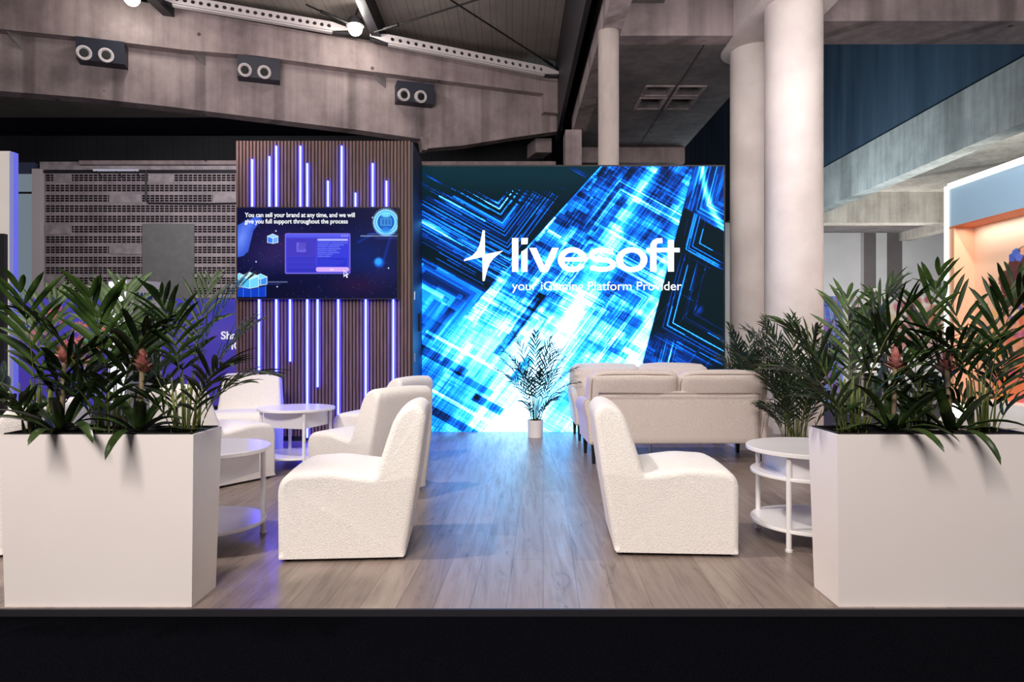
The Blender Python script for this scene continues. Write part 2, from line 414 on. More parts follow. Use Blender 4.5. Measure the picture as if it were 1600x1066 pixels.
def text_mesh(name, s, size, m, parent, loc, rot=(PI/2, 0, 0), width=None, bold=0.0, align='LEFT', depth=0.002):
    cu = bpy.data.curves.new(name, 'FONT'); cu.body = s; cu.size = size; cu.offset = bold; cu.extrude = depth; cu.align_x = align
    t = bpy.data.objects.new(name, cu); C.objects.link(t)
    dg = bpy.context.evaluated_depsgraph_get(); me = bpy.data.meshes.new_from_object(t.evaluated_get(dg))
    bpy.data.objects.remove(t); me.name = name; me.materials.clear()
    if width:
        xs = [v.co.x for v in me.vertices]; k = width/(max(xs)-min(xs)); mn = min(xs)
        for v in me.vertices: v.co.x = (v.co.x-mn)*k
    # one object per word: islands grouped by the gaps between them
    bm = bmesh.new(); bm.from_mesh(me); bm.verts.ensure_lookup_table(); seen = set(); isl = []
    for v in bm.verts:
        if v.index in seen: continue
        st_ = [v]; seen.add(v.index); g_ = []
        while st_:
            u = st_.pop(); g_.append(u.index)
            for e in u.link_edges:
                w_ = e.other_vert(u)
                if w_.index not in seen: seen.add(w_.index); st_.append(w_)
        xx = [bm.verts[i].co.x for i in g_]; isl.append((min(xx), max(xx), g_))
    isl.sort(key=lambda q: q[0]); words = []; end = None
    for a_, b_, g_ in isl:
        if end is None or (a_-end > size*0.17 and len(isl) > 8): words.append([]); end = b_
        words[-1] += g_; end = max(end, b_)
    objs = []
    for wd_ in words:
        keep = set(wd_); b2 = bm.copy(); b2.verts.ensure_lookup_table()
        bmesh.ops.delete(b2, geom=[v for v in b2.verts if v.index not in keep], context='VERTS')
        me2 = bpy.data.meshes.new(name); b2.to_mesh(me2); b2.free()
        o = link(name, me2, m, parent); o.location = loc; o.rotation_euler = rot; objs.append(o)
    bm.free(); bpy.data.meshes.remove(me); return objs[0]

# ================================================================== SETTING
# raised wooden stage floor, carpet, hall floor
o = boxo('floor', -6.2, 5.2, 3.06, 9.6, -0.03, 0.0, M['floor']); struct(o)
o = boxo('trim_1', -6.2, 5.2, 3.045, 3.06, -0.03, 0.001, M['steel_dk']); struct(o)
o = boxo('floor_carpet', -9, 9, -3, 3.045, -0.06, -0.03, M['carpet']); struct(o)
o = boxo('floor_hall', -22, 26, 3.05, 45, -0.08, -0.031, M['hallfloor']); struct(o)

# girder planes
U = Vector((0.951, 0.309, 0)); NN = Vector((0.309, -0.951, 0)); G0 = Vector((-9, 12, 0))
def G(px, py, off=0.0):
    d = Vector(((px-800)/F, 1.0, -(py-533)/F)); e = Vector((0, 0, EYE)); p0 = G0 + NN*off
    t = (p0-e).dot(NN)/d.dot(NN); return e + d*t
def gprism(name, pts, off, thick, m, parent=None):
    bm = bmesh.new(); prism(bm, [G(x, y, off) for x, y in pts], -NN*thick); return fin(bm, name, m, parent)
o = gprism('trim_2', [(-90, 36), (0, 45), (120, 57), (290, 78), (400, 87), (560, 109), (727, 130), (850, 146), (850, 175), (890, 178), (890, 126), (871, 122), (582, 68), (219, 2), (-90, -60)], 0.0, 0.9, M['concrete_b']); struct(o)
o = gprism('trim_3', [(-90, 134), (0, 142), (130, 152), (260, 166), (430, 187), (560, 203), (657, 217), (666, 232), (725, 227), (800, 215), (879, 204), (884, 120), (560, 60), (-90, -20)], -0.22, 0.32, M['concrete']); struct(o)
# drip notch block and end block of the lower girder
o = gprism('trim_4', [(657, 213), (668, 215), (668, 234), (660, 234)], -0.2, 0.3, M['concrete_b']); struct(o)
o = gprism('trim_5', [(837, 216), (862, 216), (862, 238), (837, 238)], -0.9, 0.6, M['concrete']); struct(o)
# gusset fins under the ledge, their shaded side painted with darker concrete
for wx, ytop, ybot in ((34, 46, 77), (319, 73, 102), (602, 109, 137)):
    bm = bmesh.new()
    a = G(wx, ytop-6, -0.2); b = G(wx, ybot, -0.2)
    c = G(wx-36, ytop-10, 0.0)
    prism(bm, [a, b, c], -NN*0.04 + U*0.03)
    o = fin(bm, 'trim_6', M['concrete_dk']); struct(o)

# roof deck, rafters, side gutter
def slabz(name, x0, x1, y0, y1, z0, z1, m):
    o = boxo(name, x0, x1, y0, y1, z0, z1, m); struct(o); return o
slabz('ceiling', -16, 1.45, 1.0, 22, 7.75, 7.9, M['deck'])
slabz('ceiling_side', 1.45, 26, 1.0, 45, 14.6, 14.8, M['dark'])
for x in (-6.45, -2.72):
    slabz('trim_7', x-0.09, x+0.09, 1.0, 13.0 if x < -5 else 14.2, 7.3, 7.75, M['steel_dk'])
slabz('trim_8', 1.02, 1.10, 1.0, 16, 5.9, 7.75, M['steel_dk'])
slabz('trim_9', 1.10, 1.28, 1.0, 16, 6.3, 7.75, M['dark'])

# long concrete beam on the slim column, and its pier
slabz('trim_10', 1.28, 1.56, 2.0, 14.6, 5.63, 6.35, M['concrete'])
slabz('trim_11', 1.12, 1.46, 14.3, 14.9, 0.0, 5.63, M['concrete'])
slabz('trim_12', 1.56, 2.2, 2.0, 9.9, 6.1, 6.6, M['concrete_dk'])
# coffered slab with four openings
bm = bmesh.new()
xs = [1.56, 2.36, 2.78, 2.92, 3.34, 3.95]; ys = [10.2, 11.86, 12.28, 12.44, 12.98, 15.6]
for i in range(5):
    for j in range(5):
        if i in (1, 3) and j in (1, 3): continue
        box(bm, xs[i], xs[i+1], ys[j], ys[j+1], 5.63, 5.83)
box(bm, 2.2, 3.5, 11.7, 13.1, 5.95, 6.0)
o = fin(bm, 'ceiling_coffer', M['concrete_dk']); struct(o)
bm = bmesh.new()
for i in (1, 3):
    for j in (1, 3):
        for a, b, c_, d in ((xs[i]-.04, xs[i+1]+.04, ys[j]-.04, ys[j]), (xs[i]-.04, xs[i+1]+.04, ys[j+1], ys[j+1]+.04), (xs[i]-.04, xs[i], ys[j], ys[j+1]), (xs[i+1], xs[i+1]+.04, ys[j], ys[j+1])):
            box(bm, a, b, c_, d, 5.605, 5.63)
o = fin(bm, 'trim_13', M['concrete']); struct(o)
slabz('trim_14', 2.868, 2.878, 10.2, 11.8, 5.622, 5.63, M['black'])
slabz('trim_14', 2.868, 2.878, 13.05, 15.6, 5.622, 5.63, M['black'])
slabz('trim_15', 1.56, 3.95, 15.6, 16.2, 5.28, 5.83, M['concrete'])
# cross beams
slabz('trim_16', 1.56, 3.3, 9.9, 10.2, 5.63, 7.2, M['concrete'])
slabz('trim_17', 4.05, 22, 9.38, 10.12, 5.60, 7.4, M['concrete'])
# concrete ledge behind the display
slabz('trim_18', -2.2, 1.0, 15.6, 16.2, PZ(259, 15.6), PZ(252, 15.6), M['concrete_b'])

# twin columns under a rounded pier cap
def column(name, x, y, r, z1, label, cat='column', grp=None):
    bm = bmesh.new(); lathe(bm, [(r, -0.03), (r, z1)], 64, (x, y, 0)); o = fin(bm, name, M['column'], sharp=40)
    tag(o, label, cat, grp, 'structure'); return o
column('column', 3.71, 9.0, 0.363, 5.62, 'broad round white column, nearest and tallest in view', grp=None)
column('column', 3.70, 10.4, 0.363, 5.62, 'round white column partly hidden behind the broad front column')
o = column('column', PX(951, 9.8), 9.8, 0.148, 5.64, 'slim round concrete column rising behind the top of the big display')
M['column_raw'] = noisy('raw_concrete_column', (156, 144, 140), (182, 170, 165), 3, 0.8, stretch=(1, 1, 0.4)); o.data.materials[0] = M['column_raw']
bm = bmesh.new()
prof = []
for k in range(33):
    a = PI*k/32; prof.append((3.71 + 0.50*math.cos(a), 10.42 + 0.50*math.sin(a)))
for k in range(33):
    a = PI + PI*k/32; prof.append((3.71 + 0.50*math.cos(a), 8.85 + 0.50*math.sin(a)))
prism(bm, [(x, y, 5.60) for x, y in prof], (0, 0, 1.8))
o = fin(bm, 'trim_19', M['column'], sharp=30); struct(o)

# navy wall standing on the long side beam, further beams and back wall on the right
slabz('wall_right', 10.35, 10.5, 11.0, 44, 6.9, 14.6, M['navy'])
bm = bmesh.new(); box(bm, 10.3, 10.75, 11.0, 40, 5.6, 6.93); o = fin(bm, 'trim_20', M['concrete_g']); struct(o)
slabz('ceiling_bay', 10.75, 26, 11, 40, 6.75, 7.0, M['concrete_w'])
slabz('trim_21', 10.75, 26, 25.4, 26.0, 5.6, 6.75, M['concrete_w'])
slabz('trim_22', 17.0, 17.5, 14, 40, 5.6, 6.5, M['concrete_w'])
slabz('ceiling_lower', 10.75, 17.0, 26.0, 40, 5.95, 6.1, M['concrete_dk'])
yb = 30.0
for a, b, m in ((1060, 1345, 'p1'), (1345, 1350, 'p3'), (1350, 1369, 'p2'), (1369, 1386, 'p1'), (1386, 1410, 'p2'), (1410, 1600, 'p1')):
    mm = {'p1': (150, 150, 152), 'p2': (72, 68, 68), 'p3': (120, 118, 118)}[m]
    if m not in M: M[m] = noisy('back_wall_'+m, mm, tuple(x+8 for x in mm), 1, 0.8)
    slabz('wall_back', PX(a, yb), PX(b, yb), yb, yb+0.3+(0.1 if m == 'p2' else 0), 0, 6.4, M[m])
slabz('wall_back', -22, PX(1060, 20), 20.0, 20.2, -0.03, 9, M['dark'])
slabz('wall_side', 3.95, 4.05, 16.2, 24, 4.6, 9, M['dark'])

# left background: pierced block wall
YB = 17.0
bw = boxo('wall_left', PX(70, YB), -6.2, YB, YB+0.3, -0.03, PZ(268, YB), M['block']); struct(bw)
for a, b, yt, yb_ in ((84, 112, 272, 285), (232, 273, 272, 286), (171, 222, 304, 317), (333, 372, 304, 317), (70.5, 112, 352, 366), (171, 222, 384, 397), (70.5, 100, 432, 446)):
    boxo('solid_block', PX(a, YB), PX(b, YB), YB-0.02, YB+0.01, PZ(yb_, YB), PZ(yt, YB), M['blocksolid'], bw)
boxo('blind_panel', PX(223, YB), PX(304, YB), YB-0.03, YB+0.01, 0.1, PZ(350, YB), M['greypanel'], bw)
boxo('lintel', PX(64, YB), -6.2, YB-0.05, YB+0.3, PZ(266, YB), PZ(253.5, YB), M['blocksolid'], bw)
boxo('ledge', PX(131, YB), -6.2, YB-0.2, YB-0.05, PZ(260, YB), PZ(254, YB), M['concrete_b'], bw)
boxo('shadow_strip', PX(70, YB), -6.2, YB-0.06, YB+0.01, PZ(271, YB), PZ(267, YB), M['steel_dk'], bw)  # solid dark strip painted in for the shade under the lintel
o = boxo('wall_fascia', -24, 1.0, YB+0.3, YB+0.5, PZ(253.5, YB), 6.4, M['fascia']); struct(o)
bm = bmesh.new(); tube(bm, [(PX(230, YB), YB-0.05, PZ(268, YB)), (PX(230, YB), YB-0.05, PZ(312, YB)), (PX(233, YB), YB-0.05, PZ(318, YB)), (PX(330, YB), YB-0.05, PZ(319, YB)), (PX(380, YB), YB-0.05, PZ(318, YB))], 0.022, 6)
o = fin(bm, 'cable_conduit', M['steel_dk'], bw)
o = boxo('trim_23', PX(56, YB), PX(69, YB), YB-0.15, YB+0.3, -0.03, PZ(266, YB), M['purlin']); struct(o)
# lit translucent door beside it
dr = boxo('door_1', PX(8, YB), PX(57, YB), YB, YB+0.06, -0.03, PZ(272, YB), emis('lit_frosted_glass', (126, 140, 150), 0.75)); struct(dr)
boxo('door_rail', PX(8, YB), PX(57, YB), YB-0.03, YB, PZ(303, YB), PZ(300, YB), M['steel_dk'], dr)
boxo('door_header', PX(8, YB), PX(57, YB), YB-0.08, YB+0.06, PZ(272, YB), PZ(255, YB), mat('slate_blue_metal', (66, 72, 100), 0.5), dr)
# strip lamp under the lintel
t = thing('strip_lamp', 'thin white strip lamp on small brackets under the block wall lintel', 'lamp', (PX(188, YB), YB-0.2, PZ(269, YB)))
boxo('tube', -0.55, 0.55, -0.03, 0.03, -0.02, 0.02, emis('strip_lamp_glow', (190, 186, 205), 0.7), t)
for k in (-0.5, 0.0, 0.45):
    bm = bmesh.new(); tube(bm, [(k, 0, 0), (k+0.06, 0.02, -0.05), (k+0.08, 0.14, -0.14)], 0.012, 6); fin(bm, 'bracket', M['steel_dk'], t)

# perforated purlins
def purlin(x0, y0, x1, y1, nh, label):
    off = 0.35
    A = G(x0, y0, off); B = G(x1, y1, off); d = (B-A); Ln = d.length; d.normalize()
    up = Vector((0, 0, 1)); up = (up - d*up.dot(d)).normalized(); nv = d.cross(up)
    if nv.y > 0: nv = -nv
    t = thing('perforated_purlin', label, 'roof beam', A, 0)
    bm = bmesh.new(); hh = 0.085; end = 0.09*Ln
    def P(s, q, n=0.0): return bm.verts.new(d*s + up*q + nv*n)
    # tapered end plates
    for s0, s1, q0, q1 in ((0, end, 0.02, hh), (Ln-end, Ln, hh, 0.02)):
        for n_ in (0.0,):
            bm.faces.new((P(s0, -q0), P(s1, -q1), P(s1, q1), P(s0, q0)))
    cell = (Ln-2*end)/nh; rh = 0.038
    for i in range(nh):
        c = end + cell*(i+0.5); K = 16; inner = []; outer = []
        for k in range(K):
            a = 2*PI*k/K + PI/K; ca, sa = math.cos(a), math.sin(a); m_ = min(cell/2/abs(ca), hh/abs(sa))
            inner.append(P(c+rh*ca, rh*sa)); outer.append(P(c+m_*ca, m_*sa))
        # extra corner vertices keep the sheet square
        for k in range(K):
            k2 = (k+1) % K
            a0, a1 = 2*PI*k/K+PI/K, 2*PI*k2/K+PI/K
            ca = math.atan2(hh, cell/2); corner = None
            for q in (ca, PI-ca, PI+ca, 2*PI-ca):
                if a0 < q < (a1 if a1 > a0 else a1+2*PI): corner = P(c+math.copysign(cell/2, math.cos(q)), math.copysign(hh, math.sin(q)))
            bm.faces.new([inner[k], outer[k]] + ([corner] if corner else []) + [outer[k2], inner[k2]])
    bmesh.ops.remove_doubles(bm, verts=bm.verts, dist=0.0004)
    r = bmesh.ops.extrude_face_region(bm, geom=bm.faces[:])
    bmesh.ops.translate(bm, verts=[v for v in r['geom'] if isinstance(v, bmesh.types.BMVert)], vec=-nv*0.03)
    fin(bm, 'web', M['purlin'], t)
    bm = bmesh.new(); prism(bm, [d*end + up*-(hh+0.02)+nv*0.02, d*(Ln-end) + up*-(hh+0.02)+nv*0.02, d*(Ln-end) + up*-(hh+0.045)+nv*0.02, d*end + up*-(hh+0.045)+nv*0.02], -nv*0.1); fin(bm, 'bottom_rail', M['purlin'], t)
    bm = bmesh.new(); prism(bm, [d*0.01 + up*-(hh-0.02), d*end + up*-(hh+0.02), d*end + up*-(hh+0.045), d*0.01+up*-(hh+0.01)], -nv*0.1)
    fin(bm, 'end_bracket', M['steel_dk'], t); bm = bmesh.new()
    prism(bm, [d*(Ln-end) + up*-(hh+0.02), d*Ln + up*-(hh-0.02), d*Ln+up*-(hh+0.01), d*(Ln-end) + up*-(hh+0.045)], -nv*0.1); fin(bm, 'end_bracket', M['steel_dk'], t)
purlin(578, 54, 876, 114, 21, 'perforated white steel purlin running from the lit lamp to the right end of the roof')
purlin(240, -8, 545, 45, 21, 'perforated white steel purlin left of the lit lamp, cut by the top of the picture')

# tie rods
def rod(a, b, label):
    A = on_z(*a, 7.2); B = on_z(*b, 7.2)
    t = thing('tie_rod', label, 'tie rod', A)
    bm = bmesh.new(); tube(bm, [(0, 0, 0), B-A], 0.016, 6); fin(bm, 'rod', M['black'], t)
    dd = (B-A).normalized(); e = B if B.y > A.y else A; s = -1 if B.y > A.y else 1
    bm = bmesh.new(); tube(bm, [e-A+dd*s*0.25, e-A+dd*s*0.6], 0.032, 8); fin(bm, 'turnbuckle', M['black'], t)
rod((585, 50), (750, -2), 'thin dark tie rod rising rightwards from beside the bright lamp')
rod((700, -3), (872, 108), 'thin dark tie rod running down to the right end of the perforated purlin')
rod((478, 7), (543, 36), 'short thin dark tie rod left of the bright lamp')

# hall lamps
for (px, py), lb in (((555, 45), 'bright round hall lamp hanging where two perforated purlins meet'), ((206, -3), 'bright round hall lamp cut by the top edge at upper left')):
    p = G(px, py, 0.75)
    t = thing('hall_lamp', lb, 'lamp', p, group=None)
    bm = bmesh.new(); bmesh.ops.create_uvsphere(bm, u_segments=24, v_segments=14, radius=0.13); fin(bm, 'bulb', M['lamp'], t, smooth=True)
    bm = bmesh.new(); lathe(bm, [(0.05, 0.24), (0.13, 0.19), (0.175, 0.05), (0.165, 0.05), (0.11, 0.18)], 24); fin(bm, 'lamp_shade', M['steel_dk'], t, sharp=30)
    bm = bmesh.new(); tube(bm, [(0, 0, 0.22), (0.1, 0.35, 0.95)], 0.02, 6); fin(bm, 'hanger', M['steel_dk'], t)
    light('hall_lamp_light', 'POINT', p + NN*0.25 + Vector((0, 0, -0.1)), 28, (1, .95, .88), None, 0.12)

# blue boxes with twin jet nozzles
def nozzle_box(px, py, label):
    # px,py: middle of the front face
    p = G(px, py, 0.12)
    t = thing('ventilation_box', label, 'ventilation outlet', p, math.atan2(U.y, U.x), 'ventilation boxes under the concrete ledge')
    bm = bmesh.new()
    v = box(bm, -0.39, 0.39, 0.0, 0.34, -0.20, 0.19)
    for q in v:                      # front leans: the lower edge is tucked back
        if q.co.z < 0: q.co.y += 0.0 if q.co.y > 0.2 else 0.06
    fin(bm, 'housing', M['navybox'], t)
    for sx in (-0.26, 0.09):
        n = bpy.data.objects.new('nozzle', None)
        bm = bmesh.new(); lathe(bm, [(0.062, -0.02), (0.075, 0.06), (0.10, 0.075), (0.125, 0.07), (0.128, 0.04), (0.12, -0.03)], 28)
        me_o = fin(bm, 'nozzle', M['nozzle'], t, sharp=35); me_o.location = (sx, 0.03, -0.09); me_o.rotation_euler = (math.radians(102), 0, math.radians(14))
        bpy.data.objects.remove(n)
        bm = bmesh.new(); lathe(bm, [(0.072, 0.062), (0.072, 0.0), (0.001, 0.0)][::-1] and [(0.070, 0.066), (0.066, 0.076), (0.03, 0.078)], 24); fin(bm, 'throat', M['black'], me_o, sharp=35)
nozzle_box(156, 77, 'navy ventilation box with twin round nozzles, leftmost of three on the concrete beam')
nozzle_box(404, 104, 'navy ventilation box with twin round nozzles, middle of three on the concrete beam')
nozzle_box(650, 143, 'navy ventilation box with twin round nozzles, rightmost of three on the concrete beam')

# ================================================================== BIG DISPLAY
SY = 9.02
random.seed(4); rng = np.random.default_rng(7)
disp = thing('led_display', 'tall luminous blue display wall with white lettering behind the small potted palm', 'display', (PX(894, SY), SY, 0))
def loc_in(o, x, y, z): return Vector((x, y, z)) - o.location
x0, x1, zt, zb = PX(657, SY), PX(1131, SY), PZ(260, SY), PZ(675, SY)
bm = bmesh.new(); box(bm, x0-0.02-disp.location.x, x1+0.02-disp.location.x, 0.004, 0.16, 0.0, zt+0.02); fin(bm, 'cabinet', M['black'], disp)
cv = Canvas(620, 543, 657, 1131, 260, 675, (3, 16, 24))
def smooth(e0, e1, x): t_ = np.clip((x-e0)/(e1-e0), 0, 1); return t_*t_*(3-2*t_)
def h1(i, seed=0):
    i = np.asarray(i).astype(np.int64); v = (i*374761393 + seed*668265263) & 0xffffffff
    v = ((v ^ (v >> 13))*1274126177) & 0xffffffff; return ((v ^ (v >> 16)) & 0xffff)/65535.0
def h2(i, j, seed=0): return h1(np.asarray(i).astype(np.int64)*73 + np.asarray(j).astype(np.int64)*9151, seed)
X, Y = cv.X, cv.Y
# skewed picture axes: s runs down-right, t runs down-left
d1 = np.array((0.875, 0.485)); d2 = np.array((-0.60, 0.80))
det = d1[0]*d2[1]-d1[1]*d2[0]
s_ = (X*d2[1]-Y*d2[0])/det; t_ = (-X*d1[1]+Y*d1[0])/det
def streaks(a, b, wa, lb, seed):
    ia = np.floor(a/wa); off = h1(ia, seed)*lb; ib = np.floor((b+off*7)/(lb*(0.5+h1(ia, seed+3))))
    return h2(ia, ib, seed+9)
st = 0.30*streaks(s_, t_, 1.4, 120, 1) + 0.22*streaks(s_, t_, 7, 200, 2) + 0.28*streaks(t_, s_, 2.0, 70, 3) + 0.20*streaks(t_, s_, 12, 90, 4)
# chevron fields: lines that run along one axis and turn into the other at an apex
def chev(cx, cy, sa, sb, e1=d1, e2=d2):
    dt = e1[0]*e2[1]-e1[1]*e2[0]
    a_ = ((X-cx)*e2[1]-(Y-cy)*e2[0])/dt; b_ = (-(X-cx)*e1[1]+(Y-cy)*e1[0])/dt
    r = np.maximum(sa*a_, sb*b_); arm = np.where(sa*a_ > sb*b_, sb*b_, sa*a_)
    return r, arm
def lines(r, arm, seed, fine_=1.3, dens=0.62, lb=36):
    i = np.floor(r/fine_); th = h1(i, seed); seg_ = np.floor((arm+h1(i, seed+1)*90)/(lb*(0.4+h1(i, seed+2))))
    return smooth(dens, 1.0, th)*(0.25+0.75*(h2(i, seed*13+seg_, seed+3) > 0.35))
def bars(r, arm, seed, wd=6.0, lb=60):
    i = np.floor(r/wd); seg_ = np.floor((arm+h1(i, seed+1)*120)/(lb*(0.5+h1(i, seed+2)))); return h2(i, seg_, seed+5)
xl = 937 - 0.907*(Y-261); xr = 1084 - 0.262*(Y-262)
inside = smooth(-1.2, 1.2, X-xl)*smooth(-1.2, 1.2, xr-X)
left = 1-smooth(-1.2, 1.2, X-xl); right = smooth(-1.2, 1.2, X-xr)
core = 1021 - 0.565*(Y-262)
band = Y - 0.56*(X-657)
fs1 = streaks(t_, s_, 1.3, 60, 71); fs2 = streaks(s_, t_, 1.3, 80, 72)
bl1 = streaks(t_, s_, 9, 50, 73); bl2 = streaks(s_, t_, 9, 90, 74)
# upper left: nested V
r1, m1 = chev(778, 316, 1, 1)
q1 = lines(r1, m1, 11, 1.3, .40, 60)*1.05 + 0.30*bars(r1, m1, 12)*smooth(24, 60, r1)
v1 = np.where(r1 > 0, q1, 0)*smooth(-150, -60, m1+0*X)*smooth(100, 80, r1)
v1 = v1*(0.42+0.30*smooth(0, 30, 40-r1)) + np.exp(-((r1-26)/2.4)**2)*smooth(-66, -60, m1)*0.55 + np.exp(-(r1/2.5)**2)*smooth(-14, 0, m1)*0.5
v1 = v1 + smooth(.6, 1, lines(r1, m1, 15, 1.1))*smooth(22, 6, r1)*0.4
lower = smooth(60, 66, r1)*(r1 == np.maximum(r1, m1))
base1 = 0.05 + 0.16*bl1 + 0.32*smooth(.7, 1, fs1)
st_l = 0.10*smooth(318, 340, band)*(0.4+1.4*bl1) + 0.42*smooth(.62, 1.0, fs1)*smooth(300, 345, band)
vl = v1 + st_l
vl = vl + 0.50*np.exp(-((band-345)/3.5)**2)*smooth(715, 690, X) + 0.48*np.exp(-((band-411)/5)**2)*smooth(770, 690, X)*(.6+.5*bl1) + 0.26*np.exp(-((band-361)/8)**2)*bl1 - 0.20*np.exp(-((band-383)/9)**2)
# right pointing chevrons at the left edge
r2, m2 = chev(652, 478, 1, -1)
z2 = smooth(398, 404, band)
v2 = 0.20 + 0.42*bars(r2, m2, 22, 7, 80) + 0.30*lines(r2, m2, 23) + 0.24*np.exp(-((r2-22)/16)**2) - 0.28*smooth(14, 3, r2) - 0.22*np.exp(-((r2-44)/8)**2)
vl = vl*(1-z2) + z2*v2
# interior of the light road
r3, m3 = chev(972, 306, -1, -1); r4, m4 = chev(925, 392, -1, -1); r5, m5 = chev(985, 470, 1, -1)
sel3 = smooth(372, 340, Y+0.0*X); 
vi = 0.16 + 0.22*bl2*bl1*2 + 0.22*smooth(.55, 1, fs2) + 0.16*smooth(.6, 1, fs1)
pi3 = lines(r3, m3, 31, 1.6, .5)*0.55*smooth(50, 30, r3)*(r3 > -4)*sel3; pi4 = lines(r4, m4, 32, 1.6, .5)*0.55*smooth(62, 40, r4)*(r4 > -4)*(1-sel3)*smooth(470, 440, Y)
pi5 = lines(r5, m5, 33, 1.8, .5)*0.35*smooth(60, 30, r5)*smooth(430, 460, Y)
vi = vi*(0.72+0.28*smooth(.2, .8, bl1)) + pi3 + pi4 + pi5
dkp = smooth(.62, .8, h2(np.floor(s_/17), np.floor(t_/23), 81)); vi = vi - 0.09*dkp*smooth(520, 440, Y)
vi = vi + 0.20*smooth(330, 520, Y)
# lower light field of crossing bars
r6, m6 = chev(842, 640, -1, 1); r7, m7 = chev(905, 560, 1, -1)
vb = 0.50 + 0.22*(bl2-.5) + 0.16*(fs2-.5) + 0.10*(fs1-.5) + 0.20*(bars(r6, m6, 41, 7, 90)-.45)*smooth(120, 90, r6) + 0.12*lines(r6, m6, 42)
zb_ = smooth(430, 500, band)*(1-right)
v = np.where(left > 0.5, vl, vi)
v = v*(1-zb_*0.85) + vb*zb_*0.85
v = v + (1-right)*(0.24*np.exp(-(((X-850)/120)**2+((Y-600)/75)**2)) + 0.22*np.exp(-(((X-760)/80)**2+((Y-535)/45)**2)) + 0.30*np.exp(-(((X-820)/80)**2+((Y-668)/26)**2)) - 0.22*np.exp(-(((X-662)/44)**2+((Y-600)/60)**2)))
# smooth glowing beams
v = v + inside*(0.50-0.18*smooth(420, 600, Y))*np.exp(-((X-core)/(11+0.07*(Y-262)))**2) + inside*0.16*np.exp(-((X-(core+44-0.10*(Y-260)))/8)**2)
v = v + inside*0.42*np.exp(-((xr-X-4)/(8+0.05*(Y-260)))**2)*smooth(262, 300, Y) + inside*0.45*np.exp(-((X-xl-1)/2.0)**2)*smooth(450, 400, Y)
for (cx, cy, la, lb_, dv) in ((812, 507, 7, 60, -.42), (824, 500, 3, 50, -.2), (765, 462, 9, 46, .30), (690, 563, 44, 8, -.34), (730, 553, 74, 3, .40), (735, 598, 40, 6, -.22), (700, 655, 50, 7, -.34), (775, 615, 5, 80, .22),
                          (730, 641, 70, 3.5, .38), (762, 632, 26, 7, -.50), (815, 578, 8, 22, -.40), (868, 463, 11, 7, -.42), (700, 585, 5, 60, .26), (820, 470, 3, 70, .24), (735, 500, 4, 80, .22),
                          (722, 326, 42, 2.5, .5), (745, 330, 30, 1.2, .3), (853, 358, 3, 24, .5), (866, 366, 12, 3, .6), (925, 287, 3, 14, .4), (935, 535, 34, 4, -.16), (985, 500, 22, 8, -.22), (905, 600, 7, 34, -.14), (692, 478, 26, 26, .10), (678, 500, 20, 30, -.25)):
    a_ = ((X-cx)*d2[1]-(Y-cy)*d2[0])/det; b_ = (-(X-cx)*d1[1]+(Y-cy)*d1[0])/det
    mk = smooth(la, la-1.2, abs(a_))*smooth(lb_, lb_-1.2, abs(b_))
    v = v + mk*dv*(0.6+0.5*fs1)*(1-right)
# right-hand dark part: fine bright line art turning from the road's direction into the down-right one
eR = np.array((-0.25, 0.97)); vr = 0.0*X
for (cx, cy, R0, k) in ((1098, 378, 34, 1), (1090, 488, 58, 2), (1050, 590, 40, 3)):
    r, m_ = chev(cx, cy, -1, 1, d1, eR); f_ = (r > 0)*smooth(R0, R0*.8, r)*smooth(-R0*1.5, -R0*.8, m_)
    vr = np.maximum(vr, f_*lines(r, m_, 50+k, 1.25, .55, 60)*0.62)
vr = vr + smooth(6, 1, np.hypot(X-1092, Y-484)/2)*.3*fs2
vr = vr + smooth(500, 545, Y-0.30*(X-1020))*(0.10+0.28*bl1*(.4+fs1))*smooth(1128, 1060, X-(Y-560)*0.6) + smooth(0.75, 1.0, fs1)*0.34*np.exp(-((Y-545-0.56*(X-1085))/12)**2)*smooth(1040, 1060, X)
vr = vr + smooth(.9, 1, fs2)*.12*(Y > 400) + 0.38*smooth(.7, 1, fs1)*np.exp(-(((X-1082)/22)**2+((Y-470-.56*(X-1082))/3)**2))
arcx = 1098 + ((Y-262)/98.0)**2*34; tr = smooth(352, 342, Y-(X-1108)*0.62)
r8, m8 = chev(1112, 318, -1, 1, d1, eR)
vr = np.where(tr > 0.5, 0.10+0.22*bl2+lines(r8, m8, 58, 1.4, .5)*0.4*smooth(44, 30, r8), vr)
vr = vr + np.exp(-((X-arcx)/(4+0.03*(Y-260)))**2)*smooth(366, 350, Y)*0.60
vr = vr + 0.35*np.exp(-((Y-334-0.62*(X-1085))/1.5)**2)*(X < 1120)*fs1
v = np.where(right > 0.5, vr, v)
# dark top left with sparse line art
dk = left*smooth(318, 300, band)*(1-smooth(-34, -30, -r1*0-np.where(r1 > 0, 0, 40)))
v = v*(1-left*np.maximum(smooth(318, 300, Y+26*(fs1-.5)+10*(fs2-.5)), smooth(330, 296, band)*np.where((r1 > 0) & (r1 < 70), 0, 1)*0.85))
v = v + left*smooth(0.90, 1.0, fs1)*0.5*(0.8*np.exp(-(((X-675)/22)**2+((Y-282)/12)**2))+0.9*np.exp(-(((X-900)/20)**2+((Y-278)/18)**2))+0.4*np.exp(-(((X-850)/20)**2+((Y-330)/20)**2)))
v = np.clip(v*(0.84+0.16*smooth(430, 560, Y)), 0, 1.15)
pal = [(0.0, (3, 20, 28)), (0.06, (5, 24, 40)), (0.16, (6, 34, 100)), (0.30, (10, 84, 196)), (0.44, (16, 134, 232)), (0.58, (50, 180, 244)), (0.74, (120, 216, 250)), (0.90, (196, 242, 254)), (1.02, (244, 254, 255)), (1.2, (255, 255, 255))]
